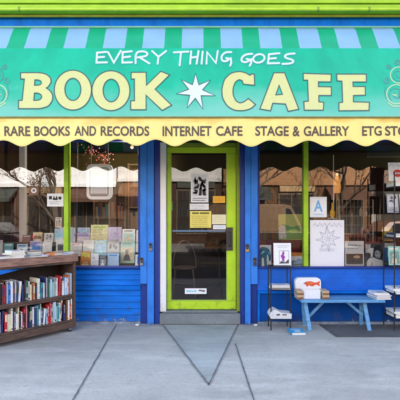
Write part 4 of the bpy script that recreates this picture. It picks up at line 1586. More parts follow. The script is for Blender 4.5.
card('book', 'green and yellow picture book tilted in the right window', 'book', 279, 214, 304, 240, .62, flat('green_yellow_cover', (.50, .50, .12)),
     [('p', 0, [[(0, .0), (1, .06), (1, .62), (.55, .50), (.2, .62), (0, .55)]]), ('p', 1, [[(0, .05), (.3, .05), (.26, .5), (.12, .6), (0, .5)]]), ('p', 2, [ell(.6, .35, .2, .08, 16)])], [flat('leaf_green_print', (.14, .32, .08)), C_['ltgrey'], C_['lime']], th=.03, tilt=.1, pages=True)

# low dark red cabinet behind these
t = thing('low_cabinet', uniq('long dark red low cabinet behind the books of the right window'), 'cabinet', (1.15, .72, .742))
m = MB(); m.box(.70, 1.62, .60, .76, Z(247, .6) + .0, Z(240.4, .6)); m.build('top', mat('dark_red_lacquer', (.13, .012, .02), .4), parent=t, bevel=.006)
m = MB(); m.box(.72, 1.60, .615, .75, .744, Z(247.2, .6)); m.build('cabinet_body', mat('dark_red_lacquer', (.13, .012, .02)), parent=t)

# wire rack with goods in the right window
t = thing('display_rack', uniq('grey metal wire display rack behind the star poster and portrait'), 'rack', (X(356, .4), .42, .742))
gx = lambda px: X(px, .4)
gz = lambda py: Z(py, .4)
m = MB()
m.tube([(gx(339), .4, .744), (gx(339), .4, gz(199.5)), (gx(373), .4, gz(199.5)), (gx(373), .4, .744)], .012, 8)
m.build('frame', STEEL, parent=t, smooth=True)
m = MB()
for i in range(1, 9): m.tube([(gx(339 + 34 * i / 9), .4, gz(255)), (gx(339 + 34 * i / 9), .4, gz(199.5))], .0035, 6)
for py in (207, 216, 225, 234, 243): m.tube([(gx(339), .396, gz(py)), (gx(373), .396, gz(py))], .004, 6)
m.build('wire_grid', STEEL, parent=t, smooth=True)
for py in (216, 234):
    m = MB(); m.box(gx(339.5), gx(372.5), .415, .55, gz(py) - .01, gz(py)); m.build('shelf', mat('rack_shelf', (.10, .09, .08), .5), parent=t)
for i, (px, py, w, h, c) in enumerate(((344, 216, .05, .11, 'maroon'), (351, 216, .07, .09, 'brown'), (361, 216, .05, .12, 'tan'), (366, 216, .05, .08, 'grey'), (345, 234, .07, .10, 'brown'), (355, 234, .05, .12, 'navy'), (362, 234, .035, .10, 'pink'), (368, 234, .05, .08, 'tan'))):
    m = MB(); x = X(px, .48); z0 = gz(py) + .001
    m.lathe([(w * .40, 0), (w * .5, h * .1), (w * .5, h * .7), (w * .25, h * .85), (w * .25, h)], (x, .485, z0), 14)
    o = m.build('jar', cov(c), smooth=True)
    nb = {216: 'upper', 234: 'lower'}[py]
    tag(o, uniq(f'small {c} jar on the {nb} shelf of the grey wire rack'), 'jar', 'jars on the wire display rack')

# amber lamp and vase
t = thing('table_lamp', uniq('small lamp with an amber glass shade lit in the right window'), 'lamp', (X(337, .45), .45, .742))
lx = X(337, .45)
zb, zt = Z(193, .45), Z(176, .45)
m = MB(); m.lathe([(.055, 0), (.055, .012), (.012, .03), (.010, zb - .744)], (lx, .45, .744), 16); m.build('stem', BRASS, parent=t, smooth=True)
m = MB(); m.lathe([(.045, 0), (.055, (zt - zb) * .4), (.038, (zt - zb) * .8), (.02, zt - zb)], (lx, .45, zb), 18); m.build('lamp_shade', emit('amber_glass_lit', (.60, .24, .05), .14), parent=t, smooth=True)
m = MB(); m.lathe([(.012, 0), (.022, .02), (.012, .04)], (lx, .45, zt + .001), 12); m.build('finial', emit('pale_bulb', (.8, .7, .35), .14), parent=t, smooth=True)
vx_ = X(332.3, .25)
m = MB(); m.lathe([(.02, 0), (.034, .03), (.036, .09), (.014, .13), (.012, .20), (.017, .215)], (vx_, .25, Z(218, .25)), 18)
o = m.build('vase', mat('yellow_glass', (.85, .50, .02), .15, var=.1), smooth=True); tag(o, uniq('yellow glass vase right of the letter A card'), 'vase')
t = thing('shelf_stand', uniq('thin white pole stand holding the yellow vase'), 'stand', (X(333.5, .3), .3, .742))
m = MB(); m.tube([(X(333.6, .3), .3, .744), (X(333.6, .3), .3, Z(155, .3))], .008, 10); m.build('pole', PAPER, parent=t, smooth=True)
m = MB(); m.lathe([(.055, 0), (.055, .008)], (vx_, .25, Z(218, .25) - .0095), 18); m.build('plate', PAPER, parent=t)

# left window: garland, black pole, curtain, white post, bulb
pts = []
t = thing('berry_garland', uniq('twiggy garland of small red berries hanging in the left window'), 'garland', (X(96, .3), .3, Z(150, .3)))
m = MB()
path = [Vector((X(84 + 25 * i / 14, .3), .3 + .03 * math.sin(i), Z(149 + 13 * (i / 14) + 2.5 * math.sin(i * 1.3), .3))) for i in range(15)]
m.tube(path, .004, 6)
tw = []
for i in range(70):
    p = path[random.randrange(15)]
    q = p + Vector((random.gauss(0, .06), random.gauss(0, .04), random.gauss(0.01, .05)))
    tw.append(q)
    m.tube([p, p.lerp(q, .6) + Vector((0, 0, .01)), q], .0016, 5)
m.build('twig', mat('twig_bark', (.06, .03, .02), .8), parent=t)
m = MB()
for q in tw: m.ball(q, random.uniform(.007, .012), 6)
tag(m.build('berries', mat('red_berry', (.55, .06, .05), .35), parent=t, smooth=True), 'dull red berries', None, None, 'stuff')
m = MB(); m.tube([(path[0].x, .3, path[0].z), (path[0].x, .3, 2.44)], .002, 5); m.build('cord', BLACK, parent=t)

t = thing('black_pole', uniq('thin black display pole just right of the lime mullion'), 'pole', (X(77, .5), .5, .742))
m = MB(); m.tube([(X(76, .5), .5, .744), (X(77.5, .5), .5, 2.6)], .014, 10); m.build('pole_tube', BLACK, parent=t, smooth=True)
m = MB(); m.lathe([(.07, 0), (.07, .012), (.016, .03)], (X(76, .5), .5, .743), 16); m.build('base', BLACK, parent=t)

WHT = mat('white_post_paint', (.80, .81, .82), .6, var=.06)
t = thing('white_post', uniq('white painted interior post at the left of the window'), 'post', (X(23, .9), .9, .16))
m = MB(); m.box(X(20, .9), X(26, .9), .86, .94, .162, 3.0); m.build('post_shaft', WHT, parent=t, bevel=.004)
t = thing('red_curtain', uniq('dark red curtain hanging left of the white post'), 'curtain', (X(8, 1.1), 1.1, .16))
m = MB()
vs, fs = [], []
for i in range(61):
    x = X(-6, 1.1) + (X(20, 1.1) - X(-6, 1.1)) * i / 60
    y = 1.1 + .03 * math.sin(i * .9)
    vs += [(x, y, .17), (x, y + .012, 2.2)]
fs = [(2 * i, 2 * i + 1, 2 * i + 3, 2 * i + 2) for i in range(60)]
m.add(vs, fs); m.build('drape', mat('dark_red_cloth', (.10, .012, .018), .9, var=.2), parent=t, smooth=True)
m = MB(); m.tube([(X(-8, 1.1), 1.1, 2.21), (X(21, 1.1), 1.1, 2.21)], .012, 8); m.build('rail', BRASS, parent=t)

t = thing('hanging_bulb', uniq('bare warm lit bulb hanging high in the left window'), 'lamp', (X(132, .35), .35, Z(147, .35)))
lz = Z(147, .35)
m = MB(); m.ball((X(132, .35), .35, lz), .024, 12); m.build('bulb', emit('warm_bulb', (1, .50, .17), .2), parent=t, smooth=True)
m = MB(); m.lathe([(.016, 0), (.018, .05), (.006, .06)], (X(132, .35), .35, lz + .034), 12); m.tube([(X(132, .35), .35, lz + .09), (X(132, .35), .35, 3.0)], .003, 6); m.build('socket_cord', BLACK, parent=t)
ld = bpy.data.lights.new('bulb_light', 'POINT'); ld.energy = 9; ld.color = (1, .80, .58); ld.shadow_soft_size = .05
lo = bpy.data.objects.new('bulb_light', ld); COL.objects.link(lo); lo.location = (X(132, .35), .35, lz - .06)

# dark sign board hanging at the right end of the window
t = thing('hanging_sign', uniq('dark green sign board hanging under the valance at the right'), 'sign', (X(388, .16), .16, Z(157.5, .16)))
m = MB(); m.box(X(368.5, .16), X(406, .16), .16, .19, Z(156, .16), Z(146, .16)); m.build('board', mat('dark_green_board', (.045, .06, .055), .5), parent=t)
m = MB(); m.box(X(368.3, .16), X(406.2, .16), .155, .195, Z(157.6, .16), Z(156.1, .16)); m.build('board_edge', mat('grey_green_edge', (.24, .28, .26), .5), parent=t)
m = MB()
for px in (372, 402): m.tube([(X(px, .16), .175, Z(146, .16)), (X(px, .16), .175, 2.46)], .003, 6)
m.build('hanger', BLACK, parent=t)

# ------------------------------------------------------------------ interior furniture
MUTED = lambda k: flat('dimmed_spine_' + k.replace(' ', '_'), tuple(c * .28 for c in BC[k]), .6)  # cover colours darkened to paint in the dimness of the room


def bookcase(lb, x0, x1, y, zt, nsh, wmat, grp, rows):
    t = thing('bookcase', uniq(lb), 'bookcase', ((x0 + x1) / 2, y, .16), )
    m = MB(); m.box(x0, x0 + .03, y, y + .3, .162, zt); m.box(x1 - .03, x1, y, y + .3, .162, zt); m.box(x0 + .031, x1 - .031, y + .28, y + .3, .162, zt)
    m.build('carcass', wmat, parent=t)
    hh = (zt - .2) / nsh
    for i in range(nsh + 1):
        m = MB(); m.box(x0 + .031, x1 - .031, y, y + .278, .17 + i * hh, .19 + i * hh); m.build('shelf', wmat, parent=t)
    for i in range(nsh):
        if i not in rows: continue
        x = x0 + .04
        m = MB()
        while x < x1 - .08:
            w = random.uniform(.02, .05)
            h = min(hh - .05, random.uniform(.17, .27))
            m.box(x, x + w - .002, y + .02, y + .2, .191 + i * hh, .191 + i * hh + h, random.randrange(6))
            x += w
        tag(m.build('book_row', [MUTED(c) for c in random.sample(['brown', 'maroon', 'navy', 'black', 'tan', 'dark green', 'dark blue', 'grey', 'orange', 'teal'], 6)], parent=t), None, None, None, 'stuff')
    return t


bookcase('tall wooden bookcase with a plain grained side behind the rounded white board', X(93, 1.5), X(127, 1.5), 1.5, 2.25, 5, WOOD_IN2, None, (1, 2, 3, 4))
bookcase('tall bookcase of coloured books beside the blue board in the left window', X(127.6, 1.2), X(146, 1.2), 1.2, 2.3, 6, WOOD_IN2, None, (1, 2, 3, 4, 5))
bookcase('dark bookcase at the back left beyond the lime mullion', X(40, 2.6), X(84, 2.6), 2.6, 2.3, 5, WOOD_IN, None, (1, 2, 3, 4))
bookcase('wide wooden bookcase along the back behind the right window', X(258, 2.4), X(330, 2.4), 2.4, 2.2, 5, WOOD_IN2, None, (1, 2, 3, 4))
bookcase('wooden bookcase at the far right behind the portrait', X(345, 1.9), X(392, 1.9), 1.9, 2.3, 5, WOOD_IN, None, (1, 2, 3, 4))
bookcase('bookcase at the back wall seen through the door', X(172, 4.4), X(232, 4.4), 4.4, 2.3, 5, WOOD_IN, None, (1, 2, 3, 4))

# cafe chair and table behind the door
t = thing('cafe_chair', uniq('dark bentwood cafe chair behind the door glass'), 'chair', (-.25, 1.1, .16))
k = dict(parent=t, world=False)
CH = mat('dark_chair_wood', (.10, .075, .06), .35)
m = MB(); m.lathe([(.19, .44), (.2, .45), (.2, .465), (.19, .47)], (0, 0, 0), 24); m.build('seat', CH, **k)
for a, b_ in ((-1, -1), (1, -1), (-1, 1), (1, 1)):
    m = MB(); m.tube([(a * .14, b_ * .14, .44), (a * .18, b_ * .18, .003)], [.016, .011], 8); m.build('leg', CH, smooth=True, **k)
m = MB(); m.tube([(.19 * math.cos(a), .16 + .03 * math.sin(a), .45 + .43 * math.sin(a)) for a in [PI * i / 14 for i in range(15)]], .012, 8); m.build('backrest', CH, smooth=True, **k)
m = MB(); m.tube([(.155 * math.cos(2 * PI * i / 24), .155 * math.sin(2 * PI * i / 24), .22) for i in range(24)], .008, 6, closed=True); m.build('leg_ring', CH, smooth=True, **k)
t = thing('cafe_table', uniq('round wooden cafe table on a black pedestal behind the door'), 'table', (.35, 1.9, .16))
k = dict(parent=t, world=False)
m = MB(); m.lathe([(.33, .72), (.34, .73), (.34, .745), (.33, .75)], (0, 0, 0), 30); m.build('tabletop', WOOD_IN2, **k)
m = MB(); m.lathe([(.2, .002), (.2, .02), (.03, .05), (.025, .718)], (0, 0, 0), 20); m.build('pedestal', BLACK, smooth=True, **k)

# ------------------------------------------------------------------ bench with its load
t = thing('bench', uniq('light blue painted plank bench on splayed trestle legs'), 'bench', (1.8, -.21, 0))
m = MB(); m.box(1.262, 2.31, -.37, -.215, .352, .388); m.box(1.260, 2.313, -.208, -.055, .352, .388)
m.build('seat', BENCHB, parent=t, bevel=.005)
for xb, xt in ((1.375, 1.335), (2.12, 2.085)):
    for yb, yt in ((-.345, -.26), (-.075, -.16)):
        m = MB(); m.bar((xb, yb, .0), (xt, yt, .35), .047, .03, up=(0, 1, 0)); m.build('leg', BENCHB, parent=t, bevel=.003)
    m = MB(); m.bar((xt + (xb - xt) * .15, -.245, .305), (xt + (xb - xt) * .15, -.175, .305), .03, .05); m.build('cross_bar', BENCHB, parent=t)
m = MB(); m.bar((1.595, -.21, .350), (1.385, -.21, .135), .034, .034, up=(0, 1, 0)); m.build('brace', BENCHB, parent=t, bevel=.002)
m = MB(); m.bar((1.865, -.21, .350), (2.085, -.21, .165), .034, .034, up=(0, 1, 0)); m.build('brace', BENCHB, parent=t, bevel=.002)
m = MB(); m.box(2.135, 2.165, -.16, -.12, .23, .351); m.build('rusty_bracket', mat('rust', (.22, .075, .035), .8, var=.3, scale=15), parent=t)

# carton
CY = -.30
t = thing('white_carton', uniq('open white carton with a red fish print on its rounded raised back'), 'carton', (X(310, CY), -.24, .389))
m = MB()
x0, x1 = X(302.5, CY), X(320.5, CY)
for a in ((x0, x1, CY, CY + .004, .39, .39 + .115), (x0, x1, CY + .14, CY + .144, .39, .50), (x0, x0 + .004, CY + .0045, CY + .1395, .39, .48), (x1 - .004, x1, CY + .0045, CY + .1395, .39, .48), (x0 + .0045, x1 - .0045, CY + .0045, CY + .1395, .39, .394)):
    m.box(*a)
m.build('tray', flat('carton_white', (.76, .76, .77), .6), parent=t)
m = MB()
fx0, fx1, fz1 = X(295.2, CY + .15), X(321, CY + .15), Z(277.8, CY + .15)
m.prism(rrect(fx0, .39, fx1, fz1, .055), CY + .146, CY + .232, lambda u, v, d: (u, d, v))
m.build('rounded_back', PAPER, parent=t, bevel=.012, seg=3)
m = MB()
fp = lambda u, v: (fx0 + u * (fx1 - fx0), CY + .1452, .39 + v * (fz1 - .39))
fp2 = lambda u, v: (fx0 + u * (fx1 - fx0), CY + .1446, .39 + v * (fz1 - .39))
m.flatpoly([[(.30, .70), (.42, .80), (.60, .82), (.78, .74), (.97, .84), (.93, .68), (.97, .55), (.80, .64), (.66, .54), (.52, .60), (.45, .52), (.40, .64)]], fp, 0)
m.flatpoly([[(.45, .72), (.6, .76), (.7, .7), (.55, .66)]], fp2, 1)
m.flatpoly([ell(.36, .72, .025, .025, 10)], fp2, 2)
m.build('fish_print', [flat('red_orange_print', (.70, .10, .04)), C_['orange'], C_['blue']], parent=t)
for nm, px, n, lbs in (('book', 298.8, 4, 'left'), ('book', 324, 4, 'right')):
    z = .389
    for i in range(n):
        h = .024 + .004 * (i % 2)
        pos = ['bottom', 'second', 'third', 'top'][i]
        lying_book('book', f'brown edged paperback, {pos} of the stack {"left" if lbs == "left" else "right"} of the white carton', 'book', 'paperbacks stacked beside the white carton', (X(px, -.24), -.24, z), PI / 2 + random.uniform(-.06, .06), .17, .085 if lbs == 'left' else .08, h, cov(['brown', 'tan', 'brown', 'tan'][i]))
        z += h + .0006
z = .389
for i in range(6):
    pos = ['bottom', 'second lowest', 'third lowest', 'third highest', 'second highest', 'top'][i]
    lying_book('magazine', f'white magazine, {pos} of the pile at the right bench end', 'magazine', 'magazines piled at the right end of the bench', (X(379.5, -.24) + random.uniform(-.012, .012), -.235, z), random.uniform(-.12, .12), .19, .24, .013, cov(['white', 'grey', 'white', 'lavender', 'white', 'white'][i]), PR1('pale blue', 'grey') if i == 5 else None)
    z += .0136

# ------------------------------------------------------------------ wire racks
def wire_rack(lb, x0, x1, y0, y1, zt, shelves, lean=0.0):
    t = thing('wire_rack', uniq(lb), 'rack', ((x0 + x1) / 2, (y0 + y1) / 2, 0))
    for x in (x0, x1):
        for y in (y0, y1):
            m = MB(); m.tube([(x, y, .0), (x, y + lean * (y0 - y if y > y0 else 0), zt)], .0075, 8); m.build('upright', BLACK, parent=t, smooth=True)
    for z in shelves:
        m = MB()
        m.tube([(x0, y0, z), (x1, y0, z), (x1, y1, z), (x0, y1, z)], .006, 6, closed=True)
        m.tube([(x0, y0 - .012, z + .02), (x1, y0 - .012, z + .02)], .004, 6)
        for i in range(1, 7):
            y = y0 + (y1 - y0) * i / 7
            m.tube([(x0, y, z + .003), (x1, y, z + .003)], .003, 6)
        m.build('wire_shelf', BLACK, parent=t, smooth=True)
    return t


RY = -.33
rx0, rx1 = X(271, RY), X(290.5, RY)
zs1, zs2, zs3 = Z(266.5, RY), Z(290, RY), Z(319, RY)
wire_rack('small black wire rack standing left of the light blue bench', rx0, rx1, RY, RY + .2, zs1, (zs1 - .006, zs2, zs3))
card('book', 'white book with a framed purple figure standing on the black rack', 'book', 273.8, 243, 291.3, 266, RY + .05, PAPER,
     [('r', 0, [(.32, .12), (.86, .12), (.86, .66), (.32, .66), (.32, .12)], .005), ('p', 1, [[(.5, .2), (.45, .36), (.38, .44), (.48, .5), (.5, .62), (.58, .66), (.62, .56), (.58, .46), (.66, .38), (.6, .3), (.62, .2)]]), ('p', 2, [[(.3, .10), (.42, .22), (.66, .16), (.84, .30), (.86, .12)]]), ('p', 3, [ell(.56, .6, .05, .03, 10)]), ('p', 4, [rect(.1, .86, .9, .89)]), ('p', 4, [rect(.2, .79, .8, .81)])],
     [GREYINK, C_['purple'], C_['dkgrey'], C_['rose'], C_['ltgrey']], th=.022, tilt=.06, pages=True)
z = zs2 + .008
for i, (w, d, h, c, lb) in enumerate(((.25, .18, .020, 'white', 'white thick magazine, bottom of the pile on the middle rack shelf'), (.23, .17, .014, 'grey', 'grey magazine in the middle of the pile on the rack shelf'), (.24, .17, .014, 'white', 'white magazine on top of the pile on the middle rack shelf'))):
    lying_book('magazine', lb, 'magazine', 'magazines on the small black rack', ((rx0 + rx1) / 2 + .005 * i, RY + .085, z), random.uniform(-.06, .06), w, d, h, cov(c), PR1('grey', 'lavender') if i == 2 else None)
    z += h + .0006
# newspaper bundle on the bottom shelf
t = thing('newspaper_bundle', uniq('folded newspaper bundle with a black picture on the bottom rack shelf'), 'newspaper', ((rx0 + rx1) / 2, RY + .08, zs3 + .008))
nx0, nx1 = X(269.8, RY), X(291.3, RY)
zz = zs3 + .009
m = MB()
prof_n = [(nx0 + .01, zz), (nx1 - .003, zz), (nx1, zz + .062), (nx0 + .14, zz + .072), (nx0 + .095, zz + .10), (nx0 + .055, zz + .115), (nx0 + .015, zz + .085), (nx0 - .012, zz + .04)]
m.prism(smooth_loop(prof_n, keep=(0, 1, 2)), RY - .03, RY + .16, lambda u, v, d: (u, d, v))
m.build('folded_sheets', flat('newsprint', (.66, .65, .63), .8), parent=t)
m = MB()
nf = lambda u, v: (nx0 + u * (nx1 - nx0), RY - .0312, zz + v * .12)
m.flatpoly([[(.30, .34), (.28, .50), (.44, .52), (.46, .36)]], nf, 0)
for q in (.06, .13, .2, .27): m.flatpoly([rect(.1, q, .96, q + .012)], nf, 1)
m.flatpoly([rect(.56, .36, .76, .48)], nf, 0)
nf2 = lambda u, v: (nx0 + u * (nx1 - nx0), RY - .0318, zz + v * .12)
m.flatpoly([[(.02, .2), (.05, .6), (.13, .84), (.15, .55), (.10, .22)]], nf2, 1)

m.build('front_print', [C_['dkgrey'], C_['ltgrey']], parent=t)
# blue book on the pavement
lying_book('book', 'blue book lying alone on the sidewalk before the black rack', 'book', None, (X(296, -.5) + .02, -.45, .001), .05, .17, .20, .032, cov('cyanp') if False else flat('bright_cyan_cover', (.05, .33, .60)), PR1('pale blue', 'white'))

# tall rack at the right edge
tx0, tx1, ty0, ty1 = 2.425, 2.90, -.36, -.06
zsh = [.155, .455, .80, 1.16, 1.47, 1.80]
wire_rack('tall black wire rack of magazines standing right of the bench', tx0, tx1, ty0, ty1, 1.98, zsh)
GR = 'magazines on the tall wire rack'
names = {.155: 'lowest', .455: 'second lowest', .80: 'third lowest', 1.16: 'third highest', 1.47: 'second highest', 1.80: 'highest'}
for z, items in ((.155, [('white', .034, 0), ('grey', .02, .0), ('white', .024, .01)]), (.455, [('white', .02, 0), ('pale blue', .016, 0), ('white', .03, .02)]), (1.80, [('white', .04, 0), ('cream', .03, 0)]), (1.16, [('grey', .03, 0), ('navy', .02, 0)])):
    zz = z + .008
    for i, (c, h, dx) in enumerate(items):
        pos = ['bottom', 'middle' if len(items) > 2 else 'upper', 'upper'][i]
        lying_book('magazine', f'{c} magazine, {pos} of the pile on {names[z]} shelf of the tall rack', 'magazine', GR, ((tx0 + tx1) / 2 - .03 - dx, ty0 + .11, zz), random.uniform(-.05, .05), .40, .26, h, cov(c), PR1('grey', 'navy') if i == len(items) - 1 else None)
        zz += h + .0006
for z, c, st, pm, px0, px1, lb in ((1.47, 'grey', 'blobs', ('ltgrey', 'dkgrey', 'midgrey'), 387.5, 399, 'grey magazine with dark ovals upright on the tall rack'),
                                   (1.47, 'white', 'land', ('sky', 'violet', 'ltgrey'), 400.5, 413, 'white magazine with a violet landscape upright on the tall rack'),
                                   (.80, 'sea green', 'figure', ('hill', 'sand', 'cream'), 389, 401, 'sea green magazine upright on the tall rack'),
                                   (.80, 'red', 'lines', ('white', 'white'), 402, 414, 'red magazine with white lines upright on the tall rack'),
                                   (1.80, 'white', 'disc', (), 389, 404, 'white magazine with a red round emblem on top of the tall rack')):
    Y = -.25
    base = 218 - (z + .008 - CAMZ) * F / (Y - CAMY)
    if z == 1.80: base -= .073 * F / 5.25
    ms = [C_.get(q) or cov(q) for q in pm]
    while ms and len(ms) < 3: ms.append(ms[-1])
    a = shapes(st)
    if st == 'disc':
        a, ms = [('p', 0, [ell(.6, .42, .3, .2, 24)]), ('r', 1, [(.1, .8), (.25, .92), (.4, .78), (.55, .92), (.7, .8), (.9, .9)], .01), ('p', 1, [rect(.4, .38, .8, .46)])], [C_['red'], C_['ltgrey']]
    card('magazine', lb, 'magazine', px0, base - 19, px1, base, Y, cov(c), a, ms, th=.008, tilt=.12, grp=GR)

# grit, paint flakes and dry leaf crumbs swept against the foot of the wall
m = MB()
GRX = random.Random(5)
for i in range(420):
    x = GRX.uniform(-1.5, 3.0)
    if -.56 < x < .56: continue
    y = -.035 - abs(GRX.gauss(0, .07)) if i < 330 else GRX.uniform(-2.6, -.1)
    r = GRX.uniform(.0025, .008) if i < 330 else GRX.uniform(.002, .006)
    a = GRX.uniform(0, 6)
    pts3 = [(x + r * math.cos(a + q) * GRX.uniform(.6, 1.3), y + r * math.sin(a + q) * GRX.uniform(.6, 1.3), .0102) for q in (0, 2.1, 4.2)]
    top = (x, y, .0102 + r * GRX.uniform(.4, .9))
    m.add(pts3 + [top], [(0, 1, 3), (1, 2, 3), (2, 0, 3), (2, 1, 0)], GRX.choice((0, 0, 1, 2)))
tag(m.build('grit', [flat('pale_flake', (.62, .64, .66)), flat('grey_grit', (.16, .15, .14)), flat('leaf_crumb', (.20, .12, .05))]), kind='stuff')

# a few scraps on the ground by the wall
for px, py, lb in ((256, 321.5, 'crumpled white paper scrap at the foot of the right pilaster'), (137, 325, 'white paper scrap at the foot of the left boards')):
    p = Vector((X(px, -.12), -.12, .001))
    bm_ = bmesh.new()
    bmesh.ops.create_icosphere(bm_, subdivisions=2, radius=.018)
    for v in bm_.verts: v.co = Vector((v.co.x * 1.5, v.co.y, v.co.z * .7)) * random.uniform(.75, 1.2)
    zmin = min(v.co.z for v in bm_.verts)
    for v in bm_.verts: v.co.z -= zmin
    me = bpy.data.meshes.new('paper_scrap'); bm_.to_mesh(me); bm_.free(); me.materials.append(PAPER)
    o = bpy.data.objects.new('paper_scrap', me); COL.objects.link(o); o.location = p
    tag(o, uniq(lb), 'litter', 'paper scraps by the wall')


# ------------------------------------------------------------------ the other side of the street (seen mirrored in the windows)
def street_building(nm, lb, x0, x1, h, wallm, groundm, zg, nwin, hw=1.7, first=4.9, shopdark=(.05, .045, .04)):
    t = thing(nm, uniq(lb), 'building', ((x0 + x1) / 2, -17, 0))
    m = MB(); m.box(x0, x1, -26, -17.0, zg + .002, h)
    m.build('wall', wallm, parent=t)
    m = MB(); m.box(x0, x1, -26, -16.98, 0, zg)
    m.build('ground_storey', groundm, parent=t)
    m = MB(); m.box(x0 - .1, x1 + .1, -26.1, -16.75, h + .002, h + .3); m.box(x0, x1, -16.975, -16.85, zg - .1, zg + .1)
    m.build('cornice', wallm, parent=t)
    w = (x1 - x0) / nwin
    z = first
    while z + hw < h - .2:
        for i in range(nwin):
            xc = x0 + w * (i + .5)
            m = MB(); m.box(xc - .55, xc + .55, -16.997, -16.93, z, z + hw)
            o = m.build('window', WHITE_P, parent=t)
            m = MB(); m.box(xc - .48, xc + .48, -16.928, -16.92, z + .07, z + hw - .07)
            m.build('pane', mat('dark_window_glass', (.02, .025, .03)), parent=o)
        z += 3.1
    for i in range(max(2, nwin - 1)):
        w2 = (x1 - x0) / max(2, nwin - 1)
        xc = x0 + w2 * (i + .5)
        m = MB(); m.box(xc - w2 * .38, xc + w2 * .38, -16.977, -16.93, .5, zg - .5)
        o = m.build('shop_window', mat('pale_shop_frame', (.16, .12, .08), .5), parent=t)
        m = MB(); m.box(xc - w2 * .35, xc + w2 * .35, -16.928, -16.92, .6, zg - .6)
        m.build('pane', mat('shop_glass', shopdark, .08), parent=o)
        for q in (-.12, .12):
            m = MB(); m.box(xc + w2 * q - .03, xc + w2 * q + .03, -16.918, -16.90, .6, zg - .6); m.build('muntin', MATS['pale_shop_frame'], parent=o)
        ac = [(.05, .06, .05), (.30, .20, .10), (.10, .05, .03), (.22, .10, .04)][(i + nwin) % 4]
        if i % 2 == 0:
            m = MB(); m.prism([(-16.97, zg - .15), (-15.9, zg - .75), (-15.9, zg - .95), (-15.93, zg - .95), (-16.97, zg - .25)], xc - w2 * .42, xc + w2 * .42, lambda u, v, d: (d, u, v)); m.build('shop_awning', mat('street_awning_%d' % ((i + nwin) % 4), ac, .7), parent=t)
        else:
            m = MB(); m.box(xc - w2 * .36, xc + w2 * .36, -16.97, -16.82, zg - .44, zg - .13); m.build('sign_board', mat('street_sign_%d' % ((i + nwin) % 4), tuple(min(.7, c * 1.4) for c in ac), .6), parent=t)
    return t


street_building('white_building', 'tall white rendered building across the street opposite the left window', -17.5, -4.6, 10.5, mat('white_render', (.84, .85, .86), .8, var=.05), mat('brown_render', (.085, .05, .032), .8, var=.2), 3.2, 6)
street_building('white_building', 'lower white painted building across the street opposite the door', -4.5, 1.2, 4.6, mat('cream_white_render', (.74, .73, .70), .8, var=.05), mat('brown_brick_ground', (.08, .04, .025), .8, var=.25), 3.5, 3)
street_building('brick_building', 'orange brown brick building across the street opposite the right window', 1.3, 9.3, 9.5, brick_paint('orange_brick', (.36, .16, .055), .22, .075, .01, .5, (.22, .16, .11)), mat('timber_shopfront', (.13, .06, .024), .7, var=.3, scale=1.5), 3.3, 4)
street_building('brick_building', 'dark brick warehouse across the street at its right end', 9.4, 19, 8.0, brick_paint('dark_brick', (.20, .09, .06), .22, .075, .01, .5, (.3, .26, .22)), mat('grey_shopfront', (.25, .24, .22), .7, var=.2), 3.4, 4)


